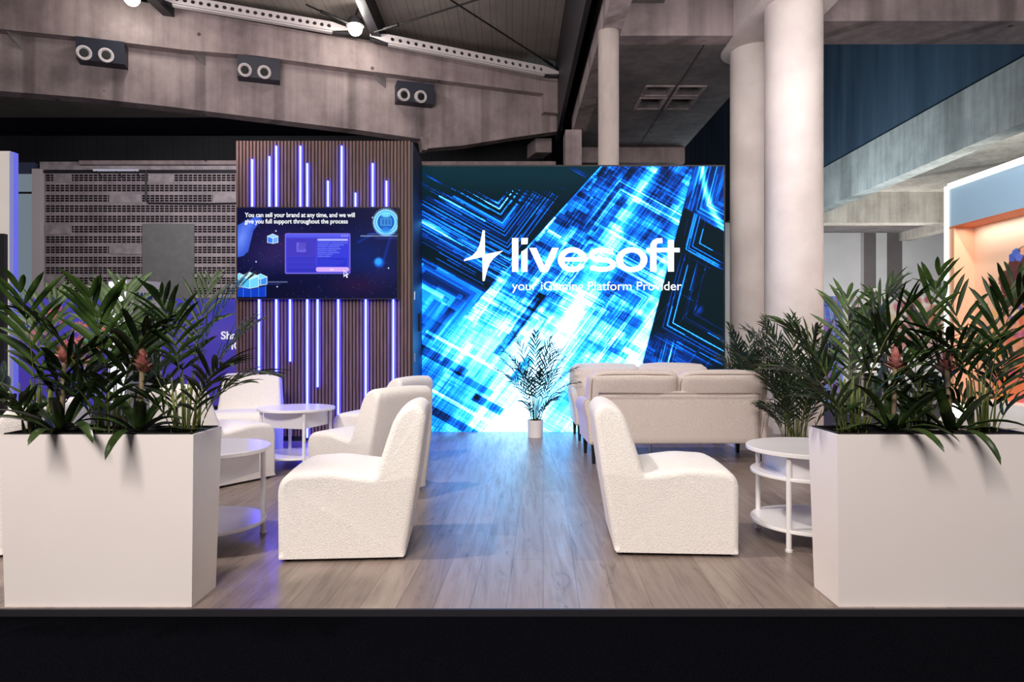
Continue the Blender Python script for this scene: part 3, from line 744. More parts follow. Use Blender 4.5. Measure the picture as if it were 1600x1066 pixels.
for ch in range(3): cv.a[..., ch] = np.interp(v, [p[0] for p in pal], [p[1][ch]/255 for p in pal])
# teal cast in the darkest upper left, violet cast in faint lines
tl = (left*smooth(330, 265, Y)*(v < 0.1))[..., None]; cv.a = cv.a*(1-tl) + np.array((5, 36, 46))/255*tl
disp_m = picture_mat('display_picture', 1.6, 0.7)
gn = np.stack([1+0*v, 1+1.0*smooth(.35, 1.0, v), 1+2.0*smooth(.2, .9, v)], -1)
dl = disp.location
canvas_panel('picture', cv, lambda X_, Y_: np.stack([PX(X_, SY)-dl.x, 0*X_, PZ(Y_, SY)], -1), disp, disp_m, gn)
# lettering: strokes in picture units (crop 4x)
class Pen:
    def __init__(s): s.bm = bmesh.new()
    def P(s, x, y): px, py = 700+x*0.25, 340+y*0.25; return s.bm.verts.new((PX(px, SY)-dl.x, -0.006, PZ(py, SY)))
    def poly(s, pts): s.bm.faces.new([s.P(*p) for p in pts])
    def stroke(s, pts, wx, wy, cap=None):
        n = len(pts); Lf, Rt = [], []
        for i in range(n):
            xa, ya = pts[max(i-1, 0)]; xb, yb_ = pts[min(i+1, n-1)]; dx, dy = xb-xa, yb_-ya; l = math.hypot(dx, dy); nx, ny = -dy/l, dx/l
            x, y = pts[i]; Lf.append(s.P(x+nx*wx/2, y+ny*wy/2)); Rt.append(s.P(x-nx*wx/2, y-ny*wy/2))
        for i in range(n-1): s.bm.faces.new((Lf[i], Lf[i+1], Rt[i+1], Rt[i]))
    def arc(s, cx, cy, rx, ry, a0, a1, wx, wy, n=36):
        s.stroke([(cx+rx*math.cos(math.radians(a0+(a1-a0)*k/n)), cy-ry*math.sin(math.radians(a0+(a1-a0)*k/n))) for k in range(n+1)], wx, wy)
    def done(s, name, parent, m):
        r = bmesh.ops.extrude_face_region(s.bm, geom=s.bm.faces[:])
        bmesh.ops.translate(s.bm, verts=[v for v in r['geom'] if isinstance(v, bmesh.types.BMVert)], vec=(0, 0.004, 0))
        return fin(s.bm, name, m, parent)
p = Pen()
p.poly([(400, 128), (440, 128), (440, 340), (400, 340)])
p.poly([(458, 128), (500, 128), (497, 166), (458, 168)]); p.poly([(458, 214), (497, 190), (497, 340), (458, 340)])
p.poly([(507, 190), (552, 190), (601, 300), (601, 340), (578, 340)]); p.poly([(601, 300), (650, 190), (693, 190), (624, 340), (601, 340)])
p.arc(777, 264, 71, 62, 2, 330, 40, 32); p.stroke([(722, 262), (866, 262)], 30, 26)
p.stroke([(1032, 213)] + [(963+66*math.cos(math.radians(a)), 234-31*math.sin(math.radians(a))) for a in range(35, 271, 12)] + [(963+70*math.cos(math.radians(a)), 295-30*math.sin(math.radians(a))) for a in range(88, -131, -12)] + [(890, 312)], 38, 30)
p.arc(1148, 264, 77, 62, 0, 360, 42, 32, 48)
p.stroke([(1283, 338), (1283, 190), (1284, 172), (1292, 156), (1308, 146), (1340, 144)], 40, 32)
p.poly([(1240, 190), (1448, 190), (1448, 217), (1240, 217)])
p.poly([(1374, 140), (1412, 140), (1412, 338), (1374, 338)])
p.done('lettering', disp, M['logo'])
p = Pen()
p.poly([(216, 80), (230, 80), (231, 230), (345, 207), (318, 228), (285, 255), (262, 285), (246, 325), (228, 397), (216, 397), (215, 247), (100, 272), (102, 262), (150, 240), (180, 210), (198, 170), (209, 120)])
p.done('emblem', disp, M['logo'])
text_mesh('tagline_word', 'your iGaming Platform Provider', 0.165, M['logo'], disp, (PX(800, SY)-dl.x, -0.004, PZ(453.5, SY)), width=PX(1065, SY)-PX(800, SY))

# ================================================================== SLATTED WALL WITH TV
WY = 8.16
slw = thing('slatted_partition', 'tall partition of brown vertical slats with blue light strips, beside the display', 'partition', (PX(505, WY), WY, 0))
sl = slw.location
X0, X1, ZT = PX(368, WY), PX(642, WY), PZ(220, WY)
bm = bmesh.new(); box(bm, X0-sl.x, X1-sl.x, 0.03, 0.86, 0, ZT-0.005); fin(bm, 'carcass', M['black'], slw)
bm = bmesh.new(); ns = 51; pitch = (X1-X0)/ns
for k in range(ns):
    a = X0-sl.x+k*pitch+0.006; box(bm, a, a+pitch*0.64, 0.0, 0.03, 0.06, ZT)
fin(bm, 'slat_panel', M['slat'], slw)
def led(px, ya, yb_):
    x = PX(px, WY)-sl.x; x = round((x-(X0-sl.x))/pitch)*pitch+(X0-sl.x) - pitch*0.08
    bm = bmesh.new(); box(bm, x-0.0085, x+0.0085, -0.022, 0.0, PZ(yb_, WY), PZ(ya, WY)); fin(bm, 'led_strip', M['led'], slw)
for px, ya in zip((393.4, 420, 431.2, 469, 479.6, 512, 533.3, 554.8, 582, 603.2), (249.3, 244.7, 228.5, 228.5, 255.6, 283, 228.5, 301.7, 255.6, 283)): led(px, ya, 323)
for px, yb_ in zip((404.4, 431.2, 452.9, 479.5, 495.9, 528, 571, 614.1), (684, 684, 565, 684, 605, 684, 684, 684)): led(px, 468, yb_)
# service door in the return side
bm = bmesh.new(); box(bm, X1-sl.x, X1-sl.x+0.02, 0.03, 0.86, 0.0, ZT-0.005); fin(bm, 'side_panel', mat('satin_black_panel', (26, 28, 44), 0.5), slw)
bm = bmesh.new(); box(bm, X1-sl.x+0.02, X1-sl.x+0.045, 0.52, 0.56, 1.32, 1.55); fin(bm, 'door_handle', M['black'], slw)
for z in (1.0, 1.75):
    bm = bmesh.new(); box(bm, X1-sl.x+0.02, X1-sl.x+0.032, 0.10, 0.14, z-0.05, z+0.05); fin(bm, 'hinge', M['chrome'], slw)

TY = 8.08
tv = thing('wall_television', 'wide television with starry blue picture mounted on the slatted partition', 'television', (PX(496, TY), TY, PZ(396, TY)))
tl_ = tv.location
bm = bmesh.new(); box(bm, PX(369.5, TY)-tl_.x, PX(622.5, TY)-tl_.x, 0.003, 0.07, PZ(467.5, TY)-tl_.z, PZ(323.5, TY)-tl_.z); fin(bm, 'housing', M['black'], tv)
tc = Canvas(460, 260, 371, 621, 325, 466, (8, 12, 56))
X, Y = tc.X, tc.Y
tc.ell(450, 385, 95, 45, (64, 40, 100), 0.2, 1.0, .65); tc.ell(420, 405, 60, 30, (58, 46, 110), 0, 1.0, .5)
tc.ell(570, 400, 75, 60, (10, 36, 110), 0, 1.0, .8); tc.ell(560, 445, 60, 25, (44, 16, 56), 0, 1.0, .8); tc.ell(600, 425, 40, 30, (34, 30, 90), 0, 1, .5)
tc.ell(420, 455, 80, 20, (5, 8, 36), 0, 1, .9)
tc.poly([(371, 352), (400, 338), (410, 342), (396, 360), (388, 392), (380, 400), (371, 402)], (70, 110, 250), .75)
tc.ell(378, 372, 14, 34, (120, 150, 255), 0.3, 1.0, .85); tc.ell(392, 350, 20, 9, (90, 130, 255), -0.7, 1.0, .6)
tc.seg(620, 345, 560, 378, 3, (20, 70, 200), .5, 4); tc.seg(615, 352, 600, 405, 3, (20, 70, 210), .5, 4)
for k in range(130):
    x, y = rng.uniform(372, 620), rng.uniform(345, 465); tc.ell(x, y, 0.45+0.35*rng.random(), 0.5, (170, 185, 240), 0, 0.8, 0.9)
for x, y in ((431, 361), (400, 409), (433, 448), (582, 340), (607, 419)): tc.ell(x, y, 1.6, 1.6, (220, 232, 255), 0, 0.6)
# coin
tc.ell(603, 348, 20, 21, (30, 130, 220)); tc.ell(603, 347, 17, 18, (60, 190, 245)); tc.ell(603, 347, 13, 14, (20, 90, 190))
for k in range(46):
    a = k*2*PI/46; tc.seg(603+17*math.cos(a), 347+18*math.sin(a), 603+21*math.cos(a), 347+22*math.sin(a), 1.0, (190, 245, 255), .8)
for r in (18.5, 14.5): tc.ring(603, 347, r, 1.1, (200, 246, 255), .9)
tc.rect(594, 341, 612, 353, (120, 225, 250), .8); tc.rect(597, 343, 600, 351, (15, 60, 150)); tc.rect(602, 343, 605, 351, (15, 60, 150)); tc.rect(607, 343, 610, 351, (15, 60, 150))
tc.ell(603, 336, 10, 5, (130, 240, 255), 0, .5, .8); tc.ell(603, 359, 9, 5, (40, 130, 230), 0, .4, .8)
tc.rect(563, 368, 621, 369.6, (200, 220, 255)); tc.rect(574, 365, 621, 366, (120, 150, 240)); tc.rect(586, 372, 621, 373, (60, 80, 200))
# planet
tc.ell(592.5, 410.5, 10, 10, (20, 90, 220), 0, .45, .9); tc.ell(591, 409, 7.5, 7.5, (40, 160, 250), 0, .5)
# cubes
def cube(cx, cy, r, a=(150, 205, 255), b=(60, 120, 245), c_=(110, 170, 250)):
    h = r*0.9; tc.poly([(cx-r, cy-h*.5), (cx, cy-h), (cx+r, cy-h*.5), (cx, cy-h*.1)], a); tc.poly([(cx-r, cy-h*.5), (cx, cy-h*.1), (cx, cy+h), (cx-r, cy+h*.8)], b); tc.poly([(cx+r, cy-h*.5), (cx, cy-h*.1), (cx, cy+h), (cx+r, cy+h*.8)], c_)
    for q in (((cx-r, cy-h*.5), (cx, cy-h)), ((cx, cy-h), (cx+r, cy-h*.5)), ((cx-r, cy-h*.5), (cx, cy-h*.1)), ((cx+r, cy-h*.5), (cx, cy-h*.1)), ((cx, cy-h*.1), (cx, cy+h)), ((cx-r, cy-h*.5), (cx-r, cy+h*.8)), ((cx+r, cy-h*.5), (cx+r, cy+h*.8)), ((cx-r, cy+h*.8), (cx, cy+h)), ((cx+r, cy+h*.8), (cx, cy+h))):
        tc.seg(*q[0], *q[1], 1.0, (225, 245, 255), .9)
cube(426, 373, 8.2)
tc.poly([(371, 445), (392, 452), (416, 447), (416, 464), (371, 464)], (14, 60, 190))
cube(374, 438, 12, (120, 220, 255), (40, 150, 230), (90, 190, 240)); cube(407, 437, 10, (120, 220, 255), (40, 150, 230), (60, 140, 235)); cube(390, 438, 14, (190, 245, 255), (80, 190, 240), (110, 210, 245))
for q in (((380, 449), (380, 464)), ((392, 452), (392, 465)), ((404, 450), (404, 464)), ((415, 446), (415, 462))): tc.seg(*q[0], *q[1], .9, (70, 140, 240), .8)
tc.rect(417, 440, 449, 441.4, (190, 205, 245)); tc.rect(417, 443.6, 438, 444.4, (70, 90, 190))
# pop-up window
tc.rect(445, 364.5, 547.5, 428, (124, 112, 232), .95, 2.5); tc.rect(446.5, 366, 546, 426.5, (64, 60, 205), .9, 2)
tc.rect(446.5, 366, 546, 371, (86, 92, 235), .9, 1); tc.rect(448.5, 373, 493, 400, (62, 50, 170)); tc.rect(448.5, 401, 493, 409, (44, 44, 175)); tc.rect(448.5, 410, 493, 418, (40, 42, 175)); tc.rect(448.5, 419, 493, 425, (30, 34, 165))
tc.rect(495, 373, 544, 425.5, (36, 52, 222)); tc.rect(496, 373, 543.5, 376.6, (170, 175, 250), 1, .8)
for k, wd in enumerate((47, 41, 34, 36, 30, 34, 24, 20)):
    y = 379+k*3; tc.rect(496, y, 496+wd, y+1.3, (160, 175, 250), .9); tc.rect(496+wd*.42, y-.2, 496+wd*.46, y+1.6, (36, 52, 222))
tc.rect(497, 403, 542, 416, (22, 34, 180), .8)
for k, wd in enumerate((16, 42, 39, 34, 28)): tc.rect(498, 404.5+k*2.5, 498+wd, 405.4+k*2.5, (80, 90, 225), .8)
tc.rect(493.5, 417.5, 545.5, 424.8, (212, 168, 246), 1, 3.5)
for k in range(3): tc.ring(534.5+k*4, 368.4, 1.3, .6, (170, 175, 250), .9)
tc.rect(463, 379, 478, 394, (112, 100, 220), .9, 2); tc.rect(467, 378, 479, 389, (70, 58, 180), .6, 2); tc.rect(465.5, 384, 475, 391, (88, 78, 200), .9, 1)
tc.poly([(536.5, 421.5), (537, 433), (539.6, 430.6), (541.6, 434.6), (543.6, 433.6), (541.8, 429.8), (545, 429.4)], (240, 240, 255)); tc.poly([(537.6, 424), (537.9, 430.8), (539.8, 428.8), (542.8, 428.6)], (80, 80, 190))
canvas_panel('picture', tc, lambda X_, Y_: np.stack([PX(X_, TY)-tl_.x, 0*X_, PZ(Y_, TY)-tl_.z], -1), tv, picture_mat('television_picture', 1.1, 0.3))
for s, y, wd in (('You can sell your brand at any time, and we will', 339.3, 172), ('give you full support throughout the process', 349.2, 161)):
    text_mesh('caption_word', s, 0.075, M['tvtext'], tv, (PX(382.5, TY)-tl_.x, -0.004, PZ(y, TY)-tl_.z), width=wd*TY/F, bold=0.0012, depth=0.001)
text_mesh('button_word', 'SELL', 0.026, M['tvtext'], tv, (PX(515.5, TY)-tl_.x, -0.004, PZ(422.4, TY)-tl_.z), depth=0.001)

# ================================================================== FURNITURE
def chaikin(pts, it=2, closed=True):
    for _ in range(it):
        q = []
        n = len(pts)
        for i in range(n):
            a, b = pts[i], pts[(i+1) % n]
            q += [(a[0]*.75+b[0]*.25, a[1]*.75+b[1]*.25), (a[0]*.25+b[0]*.75, a[1]*.25+b[1]*.75)]
        pts = q
    return pts
def fillet(pts, rad):
    """round polygon corners; pts [(x,z,r)]"""
    out = []; n = len(pts)
    for i in range(n):
        p0, p1, p2 = Vector(pts[i-1][:2]), Vector(pts[i][:2]), Vector(pts[(i+1) % n][:2]); r = pts[i][2]
        if r <= 0: out.append(tuple(p1)); continue
        a = p1 + (p0-p1).normalized()*min(r, (p0-p1).length*.48); b = p1 + (p2-p1).normalized()*min(r, (p2-p1).length*.48)
        for k in range(9):
            t__ = k/8; out.append(tuple(a*(1-t__)**2 + p1*2*t__*(1-t__) + b*t__*t__))
    return out
def densify(pts, d):
    out = []
    for i in range(len(pts)):
        a, b = Vector(pts[i]), Vector(pts[(i+1) % len(pts)]); n = max(1, int((b-a).length/d))
        for k in range(n): out.append(tuple(a + (b-a)*k/n))
    return out
def inset_normals(pts):
    n = len(pts); res = []
    area = sum(pts[i][0]*pts[(i+1) % n][1]-pts[(i+1) % n][0]*pts[i][1] for i in range(n))
    sg = 1 if area > 0 else -1
    for i in range(n):
        a, b = Vector(pts[i-1]), Vector(pts[(i+1) % n]); t__ = (b-a).normalized(); res.append(Vector((-t__.y, t__.x))*sg)
    return res
def soft_extrude(pts, W, r, mapf, taper=None, bow=0.0):
    """closed outline pts (x,z) carried across width W with rounded end edges -> rings of coordinates"""
    nr = inset_normals(pts); secs = []
    qs = [0, 15, 32, 50, 70, 90]
    for a in qs: secs.append((-W/2 + r*(1-math.sin(math.radians(a))), r*(1-math.cos(math.radians(90-a)) if False else 1-math.sin(math.radians(a)))))
    secs = [(-W/2 + r*(1-math.cos(math.radians(a))), r*(1-math.sin(math.radians(a)))) for a in qs]
    mid = [(-W/2+r+(W-2*r)*k/6, 0) for k in range(1, 6)]
    allsec = secs + mid + [(-y, d) for y, d in secs[::-1]]
    rings = []
    for y, d in allsec:
        ring = []
        for (x, z), nv in zip(pts, nr):
            px_, pz_ = x+nv.x*d, z+nv.y*d
            if z < 0.03: px_, pz_ = x+nv.x*d*0.35, z
            yy = y*(taper(z) if taper else 1.0)
            if bow and z > 0.4: pz_ += bow*(1-(2*y/W)**2)
            ring.append(mapf(px_, yy, pz_))
        rings.append(ring)
    return rings
def chair_meshes():
    prof = [(0.0, 0.02, .012), (0.684, 0.02, .012), (0.688, 0.475, .11), (0.42, 0.490, .05), (0.165, 0.455, .03), (0.055, 0.80, .09), (-0.055, 0.855, .06), (-0.118, 0.80, .05), (-0.072, 0.45, .1)]
    pts = densify(fillet(prof, 0), 0.03)
    n = len(pts)
    ci = min(range(n), key=lambda i: (pts[i][0]-0.165)**2+(pts[i][1]-0.457)**2)
    ri = min(range(n), key=lambda i: (pts[i][0]+0.075)**2+(pts[i][1]-0.452)**2)
    rings = soft_extrude(pts, 0.66, 0.035, lambda x, y, z: (x, y, z), taper=lambda z: 1.0-0.12*max(0, (z-0.45)/0.40), bow=0.012)
    back = [i for i in range(ci, ri+1)]; seat = [i for i in range(ri, n)] + [i for i in range(0, ci+1)]
    out = []
    for ids in (seat, back):
        bm = bmesh.new(); V = [[bm.verts.new(r[i]) for i in ids] for r in rings]
        for a in range(len(V)-1):
            for k in range(len(ids)-1): bm.faces.new((V[a][k], V[a+1][k], V[a+1][k+1], V[a][k+1]))
        bm.faces.new(V[0]); bm.faces.new(V[-1][::-1])
        bmesh.ops.recalc_face_normals(bm, faces=bm.faces)
        me = bpy.data.meshes.new('upholstery'); bm.to_mesh(me); bm.free()
        for p_ in me.polygons: p_.use_smooth = len(p_.vertices) < 5
        me.materials.append(M['boucle']); out.append(me)
    bm = bmesh.new(); lathe(bm, [(0.014, 0), (0.018, 0.022)], 12); me = bpy.data.meshes.new('foot'); bm.to_mesh(me); bm.free(); me.materials.append(M['blackleg']); out.append(me)
    return out
CH = chair_meshes()
def chair(cx, cy, deg, label):
    """cx,cy: rear corner nearest the camera on the floor; deg: heading of the seat; the width runs to the far side"""
    a = math.radians(deg); d = Vector((math.cos(a), math.sin(a), 0)); s = Vector((-math.sin(a), math.cos(a), 0))
    if s.y < 0: s = -s
    o = Vector((cx, cy, 0)) + s*0.33
    t = thing('lounge_chair', label, 'chair', o, a, 'white boucle lounge chairs')
    link('seat', CH[0], None, t); link('backrest', CH[1], None, t)
    for x in (0.05, 0.64):
        for y in (-0.27, 0.27): link('foot', CH[2], None, t, loc=(x, y, 0))
    return t
chair(-0.585, 3.73, 184, 'white boucle armless lounge chair at front left of the aisle, facing left')
chair(0.575, 3.81, -3.4, 'white boucle armless lounge chair at front right of the aisle, facing right')
chair(-1.09, 5.02, 143, 'white boucle lounge chair seen from behind, right behind the front left chair')
chair(-1.17, 6.50, 155, 'white boucle lounge chair mostly hidden, its back top just above the chair seen from behind')
chair(-2.44, 5.44, 58, 'white boucle lounge chair behind the left planter, seat turned towards the far round table')
t = chair(-2.80, 3.76, 180, 'white boucle lounge chair hidden behind the left planter at the left picture edge')
c5 = chair(-3.1, 7.30, -80, 'white boucle lounge chair facing the camera before the slatted partition')
c5.location = (-2.84, 7.46, 0); c5.rotation_euler.z = math.radians(-80)

def round_table(x, y, a0, label, shelf, R=0.375, boxa=0.0, drop=0.0, rl=None):
    t = thing('round_side_table', label, 'table', (x, y, 0), math.radians(a0), 'white round side tables')
    bm = bmesh.new(); lathe(bm, [(R-0.003, 0.540), (R, 0.543), (R, 0.562), (R-0.003, 0.565)], 72); fin(bm, 'tabletop', M['tablewhite'], t, sharp=30)
    rl = rl or R*0.895
    bm = bmesh.new(); lathe(bm, [(R*0.93-0.003, 0.105), (R*0.93, 0.108), (R*0.93, 0.122), (R*0.93-0.003, 0.125)], 72); fin(bm, 'lower_shelf', M['tablewhite'], t, sharp=30)
    h = R*0.64
    for k in range(4):
        a = PI/2*k
        bm = bmesh.new(); tube(bm, [(rl*math.cos(a), rl*math.sin(a), 0.012), (rl*math.cos(a), rl*math.sin(a), 0.540)], 0.0155, 14)
        lg = fin(bm, 'leg', M['legwhite'], t, sharp=40)
        bm = bmesh.new(); lathe(bm, [(0.021, 0), (0.021, 0.012), (0.017, 0.014)], 14, (rl*math.cos(a), rl*math.sin(a), 0)); fin(bm, 'foot', M['legwhite'], lg, sharp=40)
    if shelf:
        bm = bmesh.new(); lathe(bm, [(R*0.93-0.003, 0.400), (R*0.93, 0.403), (R*0.93, 0.417), (R*0.93-0.003, 0.420)], 72); fin(bm, 'middle_shelf', M['tablewhite'], t, sharp=30)
        zb_ = 0.42
    else: zb_ = 0.385
    bm = bmesh.new(); q = rl*0.93
    pts = [Vector((q*math.cos(PI/2*k+boxa), q*math.sin(PI/2*k+boxa), zb_)) for k in range(4)]
    prism(bm, pts, (0, 0, 0.540-zb_)); fin(bm, 'drawer_box', M['tablewhite'], t)
    return t
round_table(-1.845, 4.10, 31, 'white round side table in front of the left planter chairs, right edge behind planter', False)
round_table(1.82, 4.13, 45+90, 'white round three tier table beside the right planter', True, R=0.385)
round_table(-2.07, 6.56, 209, 'white round side table in front of the slatted partition, among four chairs', False, R=0.36)
bpy.data.objects['round_side_table']['label'] = 'white round side table half hidden by the right edge of the left planter'

def sofa(x, y, deg, label, wr):
    t = thing('beige_sofa', label, 'sofa', (x, y, 0), math.radians(deg), 'beige two seat sofas')
    fin(rbox(0, 0.02, 0.265, 1.60, 0.66, 0.15, 0.02, n=6), 'seat_frame', M['linen'], t, smooth=True)
    b = fin(rbox(0, -0.335, 0.455, 1.58, 0.10, 0.515, 0.022, n=8), 'back_frame', M['linen'], t, smooth=True)
    for v in b.data.vertices: v.co.y -= (v.co.z-0.2)*0.05
    bm = bmesh.new()
    tube(bm, [(-0.785, -0.408, 0.2), (-0.785, -0.434, 0.700), (0.785, -0.434, 0.700), (0.785, -0.408, 0.2)], 0.005, 6); fin(bm, 'seam', M['piping'], b, smooth=True)
    for s in (-1, 1):
        soft('seat_cushion', (s*0.39, 0.06, 0.40, 0.775, 0.66, 0.16), M['linen'], t, r=0.045, puff=0.018, n=10)
        c = fin(rbox(s*0.432, -0.225, 0.68, 0.855, 0.20, 0.42, 0.06, puff=0.03, n=14, wr=0.012 if wr else 0.006, seed=s*3+deg), 'back_cushion', M['linen'], t, smooth=True)
        for v in c.data.vertices: v.co.y -= (v.co.z-0.5)*0.32
        # piping around the rear edge of the cushion
        bm = bmesh.new(); pp = []
        for k in range(41):
            a = 2*PI*k/40; ca, sa = math.cos(a), math.sin(a); m_ = (abs(ca)**7+abs(sa)**7)**(-1/7)
            px_, pz_ = s*0.432+0.418*ca*m_, 0.68+0.200*sa*m_; pp.append((px_, -0.313-(pz_-0.5)*0.32, pz_))
        tube(bm, pp, 0.0055, 6, caps=False); fin(bm, 'piping', M['piping'], c, smooth=True)
        # curved arm: outline in x-z carried from back to front, swept lower at the back
        prof = [(0.79, 0.19, .01), (0.87, 0.19, .02), (0.885, 0.42, .1), (0.925, 0.58, .04), (0.905, 0.635, .035), (0.855, 0.635, .035), (0.82, 0.55, .05), (0.79, 0.40, .05)]
        pts = densify(fillet(prof, 0), 0.04)
        if s < 0: pts = [(-a_, b_) for a_, b_ in pts][::-1]
        rings = soft_extrude(pts, 0.76, 0.02, lambda x_, y_, z_: (x_, y_+0.01, z_ - (max(0, z_-0.4)*0.25 if y_ > 0 else 0)*max(0, (y_/0.38))**2))
        bm = bmesh.new(); V = [[bm.verts.new(q) for q in r] for r in rings]; n = len(pts)
        for a in range(len(V)-1):
            for k in range(n): bm.faces.new((V[a][k], V[a+1][k], V[a+1][(k+1) % n], V[a][(k+1) % n]))
        bm.faces.new(V[0]); bm.faces.new(V[-1][::-1]); ar = fin(bm, 'armrest', M['linen'], t, sharp=50)
        bm = bmesh.new(); tube(bm, [Vector(q)*1.0 for q in rings[3]] + [Vector(rings[3][0])], 0.005, 6, caps=False); fin(bm, 'piping', M['piping'], ar, smooth=True)
        for yy in (-0.33, 0.30):
            bm = bmesh.new(); v = box(bm, s*0.82-0.024, s*0.82+0.024, yy-0.024, yy+0.024, 0.0, 0.20)
            for q in v[:4]: q.co.x = s*0.82+(q.co.x-s*0.82)*0.62; q.co.y = yy+(q.co.y-yy)*0.62
            fin(bm, 'leg', M['blackleg'], t)
    bm = bmesh.new(); tube(bm, [(-0.18, 0.05, 0), (-0.18, 0.05, 0.2)], 0.016, 12); fin(bm, 'support_leg', M['chrome'], t, sharp=40)['label'] = 'thin steel middle leg'
    return t
sofa(1.61, 7.02, 1.2, 'beige two seat sofa seen from behind, right of the aisle', False)
sofa(1.63, 8.50, 180, 'beige two seat sofa facing the camera before the display, behind the other sofa', True)

# ================================================================== PLANTERS
def planter(x0, x1, label, y0=3.08, y1=3.33, h=0.779):
    t = thing('planter_box', label, 'planter', ((x0+x1)/2, (y0+y1)/2, 0), 0, 'white rectangular planter boxes')
    hx, hy = (x1-x0)/2, (y1-y0)/2; e = 0.014
    bm = bmesh.new()
    a = [(-hx, -hy, 0), (hx, -hy, 0), (hx, hy, 0), (-hx, hy, 0)]; b = [(-hx-e, -hy-e, h), (hx+e, -hy-e, h), (hx+e, hy+0.035, h), (-hx-e, hy+0.035, h)]
    w_ = 0.012
    ci = [(-hx-e+w_, -hy-e+w_, h), (hx+e-w_, -hy-e+w_, h), (hx+e-w_, hy+0.035-w_, h), (-hx-e+w_, hy+0.035-w_, h)]
    di = [(p[0], p[1], h-0.06) for p in ci]
    A, B, Ci, Di = [[bm.verts.new(p) for p in q] for q in (a, b, ci, di)]
    bm.faces.new(A[::-1])
    for k in range(4):
        k2 = (k+1) % 4
        bm.faces.new((A[k], A[k2], B[k2], B[k])); f = bm.faces.new((B[k], B[k2], Ci[k2], Ci[k])); f = bm.faces.new((Ci[k], Ci[k2], Di[k2], Di[k]))
    bm.faces.new(Di)
    fin(bm, 'box_body', M['planter'], t)
    # black inner rim and soil
    bm = bmesh.new()
    for q in ((-hx-e+w_, hx+e-w_, -hy-e+w_, -hy-e+w_+.006), (-hx-e+w_, hx+e-w_, hy+.035-w_-.006, hy+.035-w_), (-hx-e+w_, -hx-e+w_+.006, -hy-e+w_, hy+.035-w_), (hx+e-w_-.006, hx+e-w_, -hy-e+w_, hy+.035-w_)):
        box(bm, *q, h-0.06, h+0.006)
    fin(bm, 'inner_rim', M['black'], t)
    bm = bmesh.new(); box(bm, -hx-e+w_+.006, hx+e-w_-.006, -hy-e+w_+.006, hy+.035-w_-.006, h-0.055, h-0.02); fin(bm, 'soil', M['soil'], t)
    return t
planter(-2.289, -1.445, 'white rectangular planter box at front left, filled with dark palms')
planter(1.474, 2.330, 'white rectangular planter box at front right, filled with dark palms')
planter(2.50, 2.86, 'low white planter box behind the right end of the near sofa', 7.50, 8.02, 0.55)

# ================================================================== PLANTS
def leaflet(bm, base, d, side, up, ln, wd, droop, seg=5, fold=0.25, mi=0):
    """lance shaped leaf along d, folded along its rib"""
    p = Vector(base); d = d.normalized(); rows = []
    for k in range(seg+1):
        t__ = k/seg; wv = wd*(math.sin(PI*min(1, (t__*0.92+0.06)))**0.7)*(1.0 if t__ < 1 else 0.0)
        sd = d.cross(up)
        if sd.length < 1e-3: sd = side
        sd.normalize(); nm = sd.cross(d)
        if k == seg: rows.append([bm.verts.new(p)])
        else: rows.append([bm.verts.new(p+sd*wv/2+nm*wv*fold), bm.verts.new(p), bm.verts.new(p-sd*wv/2+nm*wv*fold)])
        p = p + d*(ln/seg); d = (d + Vector((0, 0, -droop/seg))).normalized()
    for k in range(seg-1):
        a, b = rows[k], rows[k+1]
        bm.faces.new((a[0], a[1], b[1], b[0])).material_index = mi; bm.faces.new((a[1], a[2], b[2], b[1])).material_index = mi
    a, b = rows[-2], rows[-1]
    bm.faces.new((a[0], a[1], b[0])).material_index = mi; bm.faces.new((a[1], a[2], b[0])).material_index = mi
def frond(bm, bs, base, az, lean, ln, bend, n, ll, lw, start, R, mi=0, droop=0.5, ang=42, stem_r=0.0036):
    pts = []; p = Vector(base); K = 16; th = lean
    for k in range(K+1):
        pts.append(p.copy()); t__ = k/K; th = lean + bend*t__**1.6
        p = p + Vector((math.sin(th)*math.cos(az), math.sin(th)*math.sin(az), math.cos(th)))*(ln/K)
    tube(bs, pts, stem_r, 5, r2=stem_r*0.35)
    def at(t__):
        f = t__*K; i = min(K-1, int(f)); q = pts[i].lerp(pts[i+1], f-i); return q, (pts[i+1]-pts[i]).normalized()
    for i in range(n):
        u = i/(n-1); t__ = start + (1-start)*u
        q, tg = at(min(0.999, t__)); sd = tg.cross(Vector((0, 0, 1)))
        if sd.length < 0.1: sd = Vector((-math.sin(az), math.cos(az), 0))
        sd.normalize(); up = sd.cross(tg)
        env = math.sin(PI*(0.18+0.70*u))**0.8
        for s in (-1, 1):
            a = math.radians(ang*(1-0.55*u) + R.uniform(-7, 7))
            d = tg*math.cos(a) + sd*s*math.sin(a) + up*R.uniform(0.0, 0.28)
            leaflet(bm, q, d, sd, up, ll*env*R.uniform(0.85, 1.12), lw*R.uniform(0.8, 1.15), droop*R.uniform(0.5, 1.4), mi=mi)
def keep_above(bm, loc):
    if 3.1 < loc[1] < 3.3:               # leaves rest on the planter rim instead of sinking into it
        for v in bm.verts:
            if loc[1]+v.co.y > 3.05 and v.co.z < 0.034: v.co.z = 0.034
